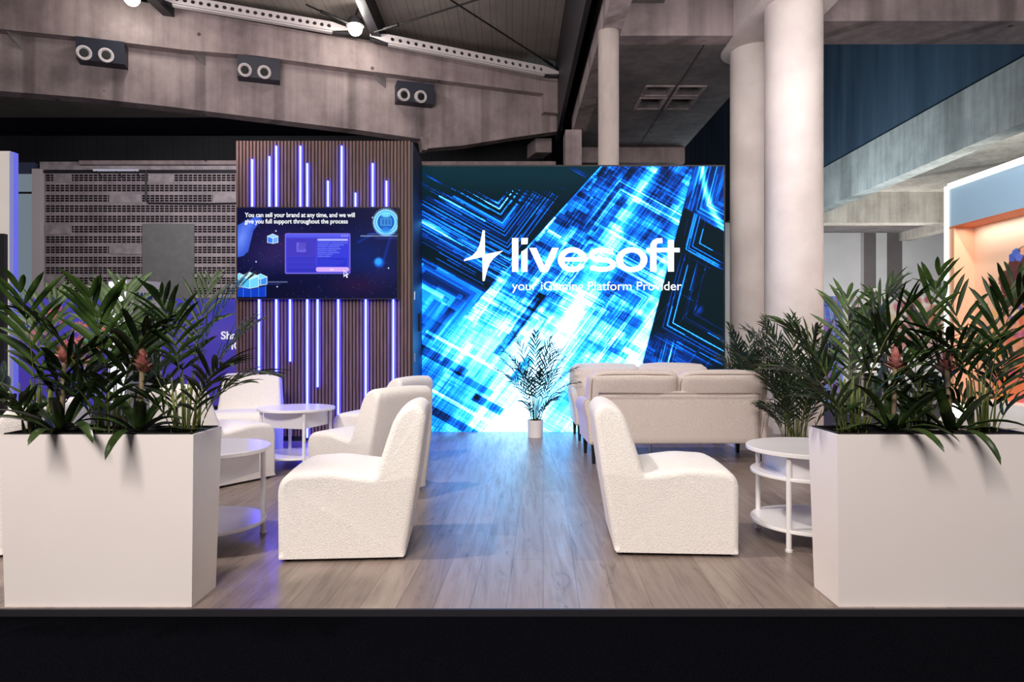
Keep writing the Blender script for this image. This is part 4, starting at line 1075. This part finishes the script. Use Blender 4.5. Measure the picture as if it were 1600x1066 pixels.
def palm(name, loc, label, seed, nf, h, spread, ll, lw, npair=9, mats=('leaf', 'leaf2'), basr=0.05, droop=0.6, group=None, low=4, start=0.45, dirs=None, cane=True, rise=0.35, clampy=None, cat='plant'):
    R = random.Random(seed); t = thing(name, label, cat, loc, 0, group)
    bm = bmesh.new(); bs = bmesh.new()
    for k in range(nf):
        u = k/max(1, nf-1); az = (k*2.399963 + R.uniform(-.3, .3)) if dirs is None else dirs[k % len(dirs)] + R.uniform(-.35, .35)
        lean = 0.05 + (0.16+0.30*spread)*(1-u)*R.uniform(.5, 1.2); ln = h*(0.68+0.42*u)*R.uniform(.92, 1.08)
        b = (basr*R.random()*math.cos(az), basr*R.random()*math.sin(az), 0)
        frond(bm, bs, b, az, lean, ln, spread*R.uniform(.7, 1.3)*(1.25-0.5*u), npair, ll, lw, start + R.uniform(-.06, .08), R, mi=0 if R.random() < .6 else 1, droop=droop)
    for k in range(low):           # short shoots low in the clump
        az = R.uniform(0, 2*PI); b = (basr*1.2*math.cos(az), basr*1.2*math.sin(az), 0)
        frond(bm, bs, b, az, 0.25, h*R.uniform(.32, .55), spread*1.5, max(4, npair-2), ll*0.8, lw, 0.35, R, mi=0, droop=droop)
    keep_above(bm, loc)
    fin(bm, 'foliage', [M[m] for m in mats], t, smooth=True, recalc=False)
    fin(bs, 'stalks', M['stem'], t, smooth=True)
    if cane:
        bm = bmesh.new()
        for k in range(12):
            a, r = R.uniform(0, 2*PI), basr*math.sqrt(R.random())*1.25; x, y = r*math.cos(a), r*math.sin(a)
            tube(bm, [(x, y, 0), (x*1.1, y*1.1, h*0.16), (x*1.3, y*1.3, h*R.uniform(.28, .40))], 0.005, 6, r2=0.003)
        fin(bm, 'canes', M['stem'], t, smooth=True)
    return t
def bromeliad(loc, label, seed, nl=14, ln=0.42, wd=0.05, flower=True, fh=0.30, lean=(0, 0)):
    R = random.Random(seed); t = thing('bromeliad', label, 'plant', loc, 0, None)
    bm = bmesh.new()
    for k in range(nl):
        az = k*2.399963+R.uniform(-.2, .2); u = k/nl; el = 0.45+0.75*u
        d = Vector((math.cos(az)*math.cos(el), math.sin(az)*math.cos(el), math.sin(el)))
        leaflet(bm, (0.01*math.cos(az), 0.01*math.sin(az), 0), d, Vector((0, 0, 1)), Vector((0, 0, 1)), ln*R.uniform(.8, 1.15), wd*R.uniform(.85, 1.15), R.uniform(1.0, 2.3)*(1-0.5*u), seg=10, fold=0.22)
    keep_above(bm, loc)
    fin(bm, 'strap_leaves', M['strap'], t, smooth=True, recalc=False)
    if flower:
        bm = bmesh.new(); tip = Vector((lean[0], lean[1], fh)); tube(bm, [(0, 0, 0), tip*0.5+Vector((0, 0, 0.01)), tip], 0.011, 8); fin(bm, 'flower_stalk', noisy('brown_stalk', (92, 84, 60), (128, 110, 86), 20), t, smooth=True)
        bm = bmesh.new()
        for k in range(20):
            az = k*2.4; u = k/20; el = 0.25+1.1*u; d = Vector((math.cos(az)*math.cos(el), math.sin(az)*math.cos(el), math.sin(el)))
            leaflet(bm, tip+Vector((0, 0, -0.03+0.07*u)), d, Vector((0, 0, 1)), Vector((0, 0, 1)), 0.065-0.01*u, 0.030, -0.8, seg=5, fold=0.3)
        fin(bm, 'flower_head', M['bract'], t, smooth=True, recalc=False)
    return t
PZs = 0.759; PYs = 3.215
GL = 'palms in the left planter'; GR = 'palms in the right planter'
SIDE = [0.2, PI-0.2, -0.5, PI+0.4, 0.9, PI-0.9, -1.3, 1.5]
palm('broadleaf_palm', (PX(58, PYs), PYs, PZs), 'dark green broadleaf palm at the left end of the left planter', 3, 8, 0.66, 0.95, 0.27, 0.026, 7, dirs=SIDE, group=GL)
palm('broadleaf_palm', (PX(170, PYs), PYs+0.02, PZs), 'tall broadleaf palm in the middle of the left planter with upright top leaves', 12, 8, 0.70, 0.75, 0.27, 0.030, 7, dirs=SIDE, group=GL)
palm('broadleaf_palm', (PX(290, PYs), PYs, PZs), 'bright green palm at the right end of the left planter, leaning right over the partition', 21, 9, 0.70, 0.85, 0.23, 0.019, 9, mats=('leaf', 'leaf2'), dirs=SIDE, group=GL)
bromeliad((PX(100, 3.17), 3.15, PZs), 'bromeliad with wide arching strap leaves between left and middle palms of left planter', 4, 14, 0.36, 0.05, True, 0.36, (0.0, 0.02))
bromeliad((PX(222, 3.17), 3.15, PZs), 'bromeliad with pink flower head between middle and right palms of left planter', 6, 12, 0.30, 0.05, True, 0.32, (0.01, 0))
palm('broadleaf_palm', (PX(1330, PYs), PYs, PZs), 'broadleaf palm at the left end of the right planter, fronds reaching over the column', 31, 9, 0.70, 0.90, 0.25, 0.021, 8, dirs=SIDE, group=GR)
palm('broadleaf_palm', (PX(1440, PYs), PYs+0.03, PZs), 'dark palm in the middle of the right planter', 44, 7, 0.66, 0.75, 0.22, 0.024, 7, dirs=SIDE, group=GR)
palm('broadleaf_palm', (PX(1535, PYs), PYs, PZs), 'palm at the right end of the right planter in front of the peach mural', 52, 9, 0.72, 0.95, 0.26, 0.022, 8, dirs=SIDE, group=GR)
bromeliad((PX(1392, 3.17), 3.15, PZs), 'bromeliad with dusty pink flower head, left one in the right planter', 8, 13, 0.34, 0.05, True, 0.33, (0.01, 0))
bromeliad((PX(1482, 3.17), 3.15, PZs), 'bromeliad with drooping olive strap leaves, right one in the right planter', 10, 13, 0.36, 0.05, True, 0.32, (0.0, 0.03))

# potted palms
def pot(name, x, y, r, h, label, z=0.0):
    t = thing(name, label, 'pot', (x, y, z))
    bm = bmesh.new(); n = 72; rings = []
    for rr, zz in ((r*0.88, 0), (r, h), (r*0.93, h), (r*0.90, h*0.86)):
        rings.append([bm.verts.new(((rr+(0.0018*math.cos(24*2*PI*k/n) if zz < h*0.99 and rr > r*0.85 else 0))*math.cos(2*PI*k/n), (rr)*math.sin(2*PI*k/n), zz)) for k in range(n)])
    for i in range(3):
        for k in range(n): bm.faces.new((rings[i][k], rings[i][(k+1) % n], rings[i+1][(k+1) % n], rings[i+1][k]))
    bm.faces.new(rings[0][::-1]); fin(bm, 'pot_body', M['pot'], t, sharp=40)
    bm = bmesh.new(); lathe(bm, [(r*0.89, h*0.80), (r*0.89, h*0.87)], 36); fin(bm, 'soil', M['soil'], t)
    return t
pot('plant_pot', PX(836.5, 8.53), 8.53, 0.102, 0.215, 'small round white ribbed pot standing in front of the display')
palm('areca_palm', (PX(836.5, 8.53), 8.53, 0.187), 'slender areca palm in the small white pot, dark against the bright display', 61, 17, 1.04, 0.80, 0.18, 0.018, 12, mats=('leafd', 'leafd'), basr=0.05, droop=0.8, low=5, start=0.42)
pot('plant_pot', 2.62, 6.28, 0.15, 0.30, 'white pot of the tall areca palm, hidden behind the round three tier table')
palm('areca_palm', (2.62, 6.28, 0.26), 'tall dark areca palm between the sofa end and the right planter', 71, 28, 1.16, 0.70, 0.21, 0.016, 15, mats=('leafd', 'leaf'), basr=0.09, droop=0.7, low=7, start=0.35)
palm('broadleaf_palm', (2.63, 7.72, 0.53), 'small leafy palm rising behind the sofa back at the right edge of the display', 83, 15, 0.76, 0.62, 0.17, 0.024, 9, mats=('leafd', 'leaf'), basr=0.05, low=4, start=0.4)
palm('broadleaf_palm', (2.78, 7.85, 0.53), 'sparse pale shoot of palm beside the small leafy palm, before the rear column', 87, 5, 0.66, 0.5, 0.12, 0.014, 7, mats=('leaf2', 'leaf'), basr=0.03, low=2, start=0.5, cane=False)

# ================================================================== LEFT NEIGHBOUR STANDS
M['lavender'] = mat('lavender_edge', (150, 160, 240), 0.5)
t = thing('white_partition', 'tall white exhibition partition at the left picture edge', 'partition', (-4.75, 6.1, 0))
bm = bmesh.new(); box(bm, -0.75, 0.264, 0, 0.05, 0, PZ(236, 6.1)); fin(bm, 'panel', M['white'], t)
bm = bmesh.new(); box(bm, 0.264, 0.30, -0.005, 0.055, 0, PZ(236, 6.1)-0.01); fin(bm, 'edge_profile', M['lavender'], t)['label'] = 'lavender blue edge'
bm = bmesh.new(); box(bm, -0.75, 0.245, -0.05, 0.0, 0, PZ(365, 6.05)); fin(bm, 'dark_screen', M['black'], t)['label'] = 'black lower panel'

PY_ = 12.6
t = thing('purple_stand_wall', 'low purple exhibition wall with flower print and white words behind the left planter', 'exhibition wall', (PX(200, PY_), PY_, 0)); pl = t.location
bm = bmesh.new(); box(bm, PX(22, PY_)-pl.x, PX(420, PY_)-pl.x, 0.01, 0.2, 0, PZ(467, PY_)); fin(bm, 'wall_panel', mat('purple_wall_paint', (84, 74, 190), 0.6), t)
pc = Canvas(400, 240, 22, 420, 467, 700, (92, 84, 214))
X, Y = pc.X, pc.Y
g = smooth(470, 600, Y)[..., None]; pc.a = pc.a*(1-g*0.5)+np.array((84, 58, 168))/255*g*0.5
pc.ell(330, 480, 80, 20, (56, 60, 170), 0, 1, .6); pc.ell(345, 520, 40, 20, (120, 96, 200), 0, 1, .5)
rf = random.Random(5)
for cx, cy, r, col, k in ((45, 497, 17, (150, 190, 190), 0), (82, 490, 19, (236, 112, 122), 1), (78, 503, 10, (200, 150, 160), 1), (60, 518, 12, (232, 130, 130), 1), (34, 522, 16, (240, 212, 180), 0), (50, 530, 10, (226, 140, 130), 1),
                         (98, 506, 4, (226, 120, 130), 1), (125, 512, 12, (238, 140, 110), 1), (138, 530, 15, (70, 160, 140), 0), (118, 535, 16, (240, 120, 130), 1), (145, 545, 14, (240, 128, 120), 1), (108, 550, 12, (238, 110, 130), 1), (160, 515, 10, (238, 130, 130), 1), (128, 565, 15, (240, 150, 120), 1), (140, 578, 9, (236, 200, 160), 0)):
    for q in range(14):
        a = q*2*PI/14+rf.random()*.2; pc.seg(cx, cy, cx+r*math.cos(a), cy+r*0.72*math.sin(a), 3.0, tuple(min(255, c_*rf.uniform(.85, 1.1)) for c_ in col), .9, 1.5)
    pc.ell(cx, cy, r*.75, r*.5, col, 0, .5, .85); pc.ell(cx-r*.1, cy-r*.15, r*.3, r*.18, (250, 200, 190), 0, .8, .5)
pc.rect(25, 540, 75, 543, (200, 190, 240), .7)
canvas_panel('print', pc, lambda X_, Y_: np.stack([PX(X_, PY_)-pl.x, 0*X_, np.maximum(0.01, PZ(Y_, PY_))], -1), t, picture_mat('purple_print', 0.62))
M['signwhite'] = mat('white_sign_lettering', (240, 240, 248), 0.5, emit=(240, 240, 248), es=0.6)
text_mesh('wall_words', 'Sha', 0.20, M['signwhite'], t, (PX(345.5, PY_)-pl.x, -0.01, PZ(530, PY_)), width=PX(370, PY_)-PX(345.5, PY_), bold=0.004)
text_mesh('wall_words', 'IC', 0.20, M['signwhite'], t, (PX(361, PY_)-pl.x, -0.01, PZ(546, PY_)), bold=0.004)

KY = 11.2
t = thing('kiosk_totem', 'white lit kiosk tower with dark screen and blue letters behind the left planter palms', 'kiosk', (PX(205, KY), KY, 0)); kl = t.location
bm = bmesh.new()
a, b, c_ = Vector((PX(169, KY), KY)), Vector((PX(198, KY-0.3), KY-0.3)), Vector((PX(252, KY+0.25), KY+0.25))
dq = a + c_ - b
zt_ = PZ(439, KY)
prism(bm, [(q.x-kl.x, q.y-kl.y, 0) for q in (a, b, c_, dq)], (0, 0, zt_)); fin(bm, 'tower', mat('white_kiosk_shell', (232, 232, 244), 0.4), t)
bc = (c_-b); nb = Vector((bc.y, -bc.x)).normalized()
def kp(u, z, o_=0.0): q = b + bc*u + nb*o_; return Vector((q.x-kl.x, q.y-kl.y, z))
bm = bmesh.new(); prism(bm, [kp(0.17, 0.55), kp(0.92, 0.55), kp(0.92, PZ(480, KY)), kp(0.17, PZ(480, KY))], (nb.x*0.02, nb.y*0.02, 0)); fin(bm, 'screen', mat('dark_kiosk_screen', (24, 24, 46), 0.2), t)
o = text_mesh('kiosk_letters', 'GAMIN', 0.15, mat('blue_letters', (30, 70, 150), 0.5), t, kp(0.2, PZ(468, KY), 0.01), rot=(PI/2, 0, math.atan2(bc.y, bc.x)), width=bc.length*0.62, bold=0.006)
ab = (b-a); na = Vector((ab.y, -ab.x)).normalized()
def kq(u, z, o_=0.0): q = a + ab*u + na*o_; return Vector((q.x-kl.x, q.y-kl.y, z))
bm = bmesh.new(); prism(bm, [kq(0.05, 0.2), kq(0.95, 0.2), kq(0.95, zt_-0.02), kq(0.05, zt_-0.02)], (na.x*0.01, na.y*0.01, 0)); fin(bm, 'lit_panel', emis('kiosk_glow', (240, 240, 255), 1.2), t)
for z, r in ((PZ(444, KY), .045), (PZ(468, KY), .035), (PZ(551, KY), .03)):
    bm = bmesh.new(); bmesh.ops.create_uvsphere(bm, u_segments=16, v_segments=10, radius=r, matrix=Matrix.Translation(kq(0.75, z, 0.03))); fin(bm, 'spot_bulb', M['lamp'], t, smooth=True)

# ================================================================== RIGHT NEIGHBOUR STANDS
BX = 6.45
t = thing('portal_stand', 'peach exhibition stand with glowing white edge frame and pale blue header at far right', 'exhibition stand', (BX, 9.0, 0)); pl2 = t.location
def bxp(name, x0_, x1_, y0_, y1_, z0_, z1_, m): return boxo(name, x0_-pl2.x, x1_-pl2.x, y0_-pl2.y, y1_-pl2.y, z0_, z1_, m, t)
ZTOP = 3.49
M['paleblue'] = mat('pale_blue_header', (164, 200, 228), 0.5)
M['orange'] = mat('orange_trim', (214, 120, 80), 0.5)
M['peach'] = mat('peach_pillar', (232, 178, 146), 0.5)
bxp('header', BX, BX+0.3, 7.0, 10.08, 2.88, ZTOP-0.05, M['paleblue'])
bxp('header_underside', BX-0.004, BX+0.3, 7.0, 10.08, 2.855, 2.88, M['orange'])
bxp('end_pillar', BX, BX+0.3, 9.96, 10.08, 0.0, 2.855, M['peach'])
bxp('led_edge', BX-0.02, BX+0.02, 10.08, 10.16, 0.0, ZTOP, M['ledwhite'])
bxp('led_edge', BX-0.02, BX+0.02, 7.0, 10.08, ZTOP-0.05, ZTOP+0.03, M['ledwhite'])
bxp('base_panel', BX-0.05, BX+0.3, 7.0, 9.6, 0.0, 0.38, M['white'])
bxp('mural_wall', BX+0.3, BX+0.42, 7.0, 10.08, 0.0, 2.88, M['peach'])
# mural: picture axes are u = 10-Y (to the right) and height
mc = Canvas(300, 290, 0, 2.9, 2.88, 0.05, (240, 214, 190)); MX, MZ = mc.X, mc.Y; mc.pw = 2.9/300
g = smooth(2.9, 1.2, MZ)[..., None]; mc.a = mc.a*(1-g*.55)+np.array((238, 176, 136))/255*g*.55
R5 = random.Random(9)
for q in range(60): mc.ell(R5.uniform(.4, 2.8), R5.uniform(.3, 1.7), R5.uniform(.05, .22), R5.uniform(.05, .16), R5.choice([(240, 150, 80), (226, 96, 84), (246, 190, 110), (214, 110, 150), (240, 130, 90), (250, 205, 150)]), R5.random()*3, .5, .7)
hx = 1.10
for q in ((hx-.10, 2.12, .36, .34), (hx-.28, 1.98, .30, .22), (hx-.22, 1.82, .26, .20), (hx-.42, 2.06, .20, .09), (hx+.22, 2.1, .3, .36), (hx-.38, 1.75, .1, .1)): mc.ell(*q, (84, 48, 52))
for q in range(14): mc.seg(hx-.1, 2.2-.03*q, hx-.52-.1*R5.random(), 2.1-.05*q+R5.uniform(-.05, .1), .03, (92, 54, 56), .9, .02)
mc.rect(hx-.06, 1.6, hx+.12, 1.9, (226, 160, 130)); mc.ell(hx+.04, 2.06, .22, .27, (240, 180, 150)); mc.ell(hx-.02, 1.97, .06, .04, (236, 150, 130), 0, .8)
for e in (-.06, .16):
    mc.ell(hx+e, 2.10, .055, .06, (250, 246, 240)); mc.ell(hx+e, 2.10, .032, .042, (96, 56, 40)); mc.ell(hx+e+.012, 2.115, .01, .012, (255, 255, 255)); mc.seg(hx+e-.06, 2.19, hx+e+.05, 2.20, .016, (84, 48, 44))
mc.seg(hx+.04, 2.04, hx+.06, 2.0, .018, (216, 140, 116)); mc.seg(hx-.02, 1.93, hx+.11, 1.94, .03, (206, 80, 84)); mc.seg(hx+.0, 1.937, hx+.09, 1.943, .012, (250, 240, 236))
mc.ell(hx+.02, 2.38, .26, .07, (84, 48, 52))
for x, z, c_ in ((hx-.36, 2.33, (60, 96, 200)), (hx-.3, 2.38, (70, 110, 220)), (hx-.24, 2.32, (90, 120, 220)), (hx-.16, 2.39, (240, 180, 150)), (hx-.08, 2.37, (220, 110, 120)), (hx+.0, 2.41, (226, 100, 110)), (hx+.08, 2.38, (240, 150, 140)), (hx+.16, 2.42, (210, 90, 110))):
    for a_ in range(5): mc.ell(x+.035*math.cos(a_*1.257), z+.035*math.sin(a_*1.257), .034, .028, c_)
mc.poly([(hx-.40, 1.0), (hx-.34, 1.52), (hx-.12, 1.70), (hx+.22, 1.70), (hx+.5, 1.5), (hx+.8, .35), (hx-.75, .35)], (236, 128, 84), .95)
mc.ell(hx-.35, 1.3, .16, .3, (240, 176, 146), .3)
for q in range(80): mc.ell(hx+R5.uniform(-.42, .6), R5.uniform(1.35, 1.75), .05, .035, R5.choice([(236, 150, 150), (120, 110, 200), (250, 220, 200), (240, 120, 100), (250, 180, 120)]), R5.random()*3, .3, .9)
for q in range(70): mc.ell(hx+R5.uniform(-.7, .8), R5.uniform(.4, 1.3), .10, .07, R5.choice([(232, 110, 100), (244, 170, 80), (220, 96, 140), (240, 140, 70), (190, 90, 150)]), R5.random()*3, .4, .75)
canvas_panel('mural', mc, lambda X_, Z_: np.stack([0*X_+BX+0.296-pl2.x, 9.96-X_*1.02-pl2.y, Z_], -1), t, picture_mat('mural_print'))
light('portal_wash', 'AREA', (6.56, 8.55, 2.84), 11, (1, .9, .82), (6.70, 8.55, 1.4), 2.6, .06)
light('portal_front_fill', 'SPOT', (4.6, 5.6, 6.2), 1150, (1, .95, .92), (6.45, 8.8, 2.0), 0.2, spot=60)  # added spot that brightens header and mural, no fixture there
t = thing('floor_spotlight', 'small glowing floor spotlight at the foot of the glowing frame', 'lamp', (PX(1497, 9.2), 9.2, 0))
bm = bmesh.new(); prism(bm, [(-0.22, 0, 0), (0.22, 0, 0), (0.12, 0, 0.2), (-0.08, 0, 0.2)], (0, 0.2, 0)); fin(bm, 'foot', M['white'], t)
bm = bmesh.new(); tube(bm, [(0, 0.1, 0.18), (-0.02, -0.06, 0.27)], 0.09, 16, r2=0.12); fin(bm, 'lamp_body', M['white'], t, sharp=40)
bm = bmesh.new(); tube(bm, [(-0.02, -0.06, 0.27), (-0.021, -0.068, 0.274)], 0.11, 16); fin(bm, 'lens', emis('spot_glow', (235, 255, 250), 8), t)

# printed panel and telephone shaped kiosk behind the right planter
QY = 13.0
t = thing('printed_stand_wall', 'colourful printed exhibition wall far behind the right planter', 'exhibition wall', (PX(1360, QY), QY, 0)); ql = t.location
bm = bmesh.new(); box(bm, PX(1240, QY)-ql.x, PX(1478, QY)-ql.x, 0.01, 0.2, 0, PZ(463, QY)); fin(bm, 'wall_panel', M['white'], t)
qc = Canvas(300, 270, 1240, 1478, 463, 690, (246, 238, 232)); 
qc.rect(1240, 463, 1318, 700, (40, 60, 190)); 
for q in range(90): qc.seg(1240+R5.uniform(0, 80), R5.uniform(463, 640), 1240+R5.uniform(0, 90), R5.uniform(463, 640), R5.uniform(.6, 2), R5.choice([(90, 150, 250), (210, 90, 180), (120, 200, 255), (30, 40, 120), (240, 120, 130)]), .6)
for q in range(16): qc.seg(1288+q*3, 465, 1300+q*3, 540, 1.6, R5.choice([(60, 110, 240), (170, 210, 255), (230, 130, 170), (20, 40, 130)]), .7)
qc.poly([(1318, 463), (1478, 463), (1478, 700), (1318, 700)], (250, 240, 232))
for q in range(30): qc.ell(1330+R5.uniform(0, 15), 465+R5.uniform(0, 20), 8, 5, R5.choice([(240, 190, 200), (250, 230, 240), (200, 190, 240)]), 1, 1, .5)
for q in range(60): qc.ell(1412+R5.uniform(-22, 66), R5.uniform(466, 515), R5.uniform(4, 14), R5.uniform(4, 10), R5.choice([(236, 150, 110), (244, 196, 160), (226, 130, 110), (214, 120, 160), (248, 220, 180), (180, 100, 110)]), R5.random()*3, .6, .8)
qc.rect(1387, 513, 1430, 700, (250, 246, 242)); qc.rect(1388, 524, 1436, 532, (214, 84, 74)); qc.rect(1391, 536, 1430, 543, (214, 84, 74)); qc.rect(1440, 520, 1478, 560, (190, 90, 90), .7)
qc.rect(1318, 600, 1478, 700, (70, 70, 76))
canvas_panel('print', qc, lambda X_, Y_: np.stack([PX(X_, QY)-ql.x, 0*X_, np.maximum(0.01, PZ(Y_, QY))], -1), t, picture_mat('stand_print', 0.55))
for s, px, py, sz, wd in (('CERTIFIED', 1392, 549.5, .07, 28), ('SOFTWARE', 1394, 557.5, .07, 22)):
    text_mesh('wall_words', s, sz, mat('grey_letters', (120, 96, 96), .6), t, (PX(px, QY)-ql.x, -0.01, PZ(py, QY)), width=wd*QY/F)
KY2 = 12.4
t = thing('phone_shaped_kiosk', 'black telephone shaped board with white icons seen between the right planter palms', 'display board', (PX(1360, KY2), KY2, 0)); q2 = t.location
bm = bmesh.new(); prof = fillet([(PX(1331, KY2)-q2.x, 0.02, 0), (PX(1387, KY2)-q2.x, 0.02, 0), (PX(1387, KY2)-q2.x, PZ(480, KY2), .06), (PX(1331, KY2)-q2.x, PZ(480, KY2), .06)], 0)
prism(bm, [(x, 0, z) for x, z in prof], (0, 0.12, 0)); fin(bm, 'board', noisy('charcoal_board', (40, 40, 40), (64, 64, 64), 1.2, 0.5), t)
bm = bmesh.new(); prism(bm, [(x, -0.004, z) for x, z in fillet([(PX(1348, KY2)-q2.x, PZ(486, KY2), .015), (PX(1363, KY2)-q2.x, PZ(486, KY2), .015), (PX(1363, KY2)-q2.x, PZ(483, KY2), .015), (PX(1348, KY2)-q2.x, PZ(483, KY2), .015)], 0)], (0, 0.01, 0)); fin(bm, 'speaker_slot', M['black'], t)
M['icon'] = mat('white_icon_print', (240, 240, 240), 0.5, emit=(240, 240, 240), es=0.5)
def kx(px): return PX(px, KY2)-q2.x
def kz(py): return PZ(py, KY2)
bm = bmesh.new()                       # factory icon
for k in range(4): box(bm, kx(1337.5+k*4), kx(1340+k*4), -0.012, 0.0, kz(543), kz(534.5+(k % 2)))
box(bm, kx(1337), kx(1352), -0.013, 0, kz(546), kz(541)); prism(bm, [(kx(1340), -0.012, kz(547)), (kx(1350), -0.012, kz(547)), (kx(1345), -0.012, kz(551))], (0, 0.012, 0)); fin(bm, 'icon', M['icon'], t)
def ring_icon(px, py, r0, r1, sq=1.0):
    bm = bmesh.new(); n = 28; V = [[bm.verts.new((kx(px)+r*math.cos(2*PI*k/n), y, kz(py)+r*sq*math.sin(2*PI*k/n))) for k in range(n)] for r, y in ((r0, -0.012), (r1, -0.012), (r1, 0), (r0, 0))]
    for i in range(4):
        for k in range(n): bm.faces.new((V[i][k], V[i][(k+1) % n], V[(i+1) % 4][(k+1) % n], V[(i+1) % 4][k]))
    fin(bm, 'icon', M['icon'], t)
ring_icon(1369.5, 538, .02, .055); ring_icon(1369.5, 546, .0, .04, .6); ring_icon(1364, 571, .02, .05); ring_icon(1373, 571, .02, .05); ring_icon(1342, 571, .02, .05)
for s, px, py, wd in (('FOUNDED', 1336.5, 555.3, 15.5), ('2007', 1340.5, 560.3, 8), ('MADE IN', 1362, 555.3, 15), ('GERMANY', 1361, 560.3, 17), ('100+', 1366, 587, 8)):
    text_mesh('board_words', s, 0.058, M['icon'], t, (kx(px), -0.006, kz(py)), width=wd*KY2/F, bold=0.002)
# arm lamp above the board
t = thing('arm_lamp', 'small white arm lamp rising above the black telephone shaped board', 'lamp', (kx(1345)+q2.x, KY2+0.16, kz(480)))
al = t.location
def ap(px, py): return (PX(px, KY2)-al.x, 0, PZ(py, KY2)-al.z)
bm = bmesh.new(); tube(bm, [ap(1345, 492), ap(1351, 463), ap(1357, 461)], 0.014, 8); fin(bm, 'pole', M['steel_dk'], t)
bm = bmesh.new(); tube(bm, [ap(1357, 461), ap(1370, 453)], 0.016, 8); fin(bm, 'arm', M['legwhite'], t)
bm = bmesh.new(); bmesh.ops.create_uvsphere(bm, u_segments=12, v_segments=8, radius=0.035, matrix=Matrix.Translation(ap(1358, 460.5))); fin(bm, 'joint', M['legwhite'], t, smooth=True)
bm = bmesh.new(); a_ = ap(1369, 450); b_ = ap(1382, 455); box(bm, a_[0], b_[0], -0.06, 0.06, b_[2], a_[2]); fin(bm, 'lamp_head', M['legwhite'], t)
# bar tables of that stand
for (px, py, w_, Y_), lb in (((1378, 548.5, 34, 11.8), 'tall narrow white bar table with steel leg in front of the telephone shaped board'), ((1345, 579, 30, 11.3), 'lower white counter table in front of the telephone shaped board'), ((1408, 583, 34, 11.5), 'white counter table beside the pink flower head in the right planter')):
    t = thing('bar_table', lb, 'table', (PX(px, Y_), Y_, -0.03), 0, None); zt2 = PZ(py, Y_)+0.03; hw = w_*Y_/F/2
    bm = bmesh.new(); box(bm, -hw, hw, -0.2, 0.2, zt2-0.03, zt2); fin(bm, 'tabletop', M['tablewhite'], t)
    bm = bmesh.new(); tube(bm, [(0.02, 0, 0.02), (0.02, 0, zt2-0.03)], 0.04, 12); fin(bm, 'leg', M['chrome'], t, sharp=40)
    bm = bmesh.new(); lathe(bm, [(0.2, 0), (0.2, 0.012), (0.05, 0.02)], 24); fin(bm, 'base', M['chrome'], t, sharp=40)

bpy.context.view_layer.update()
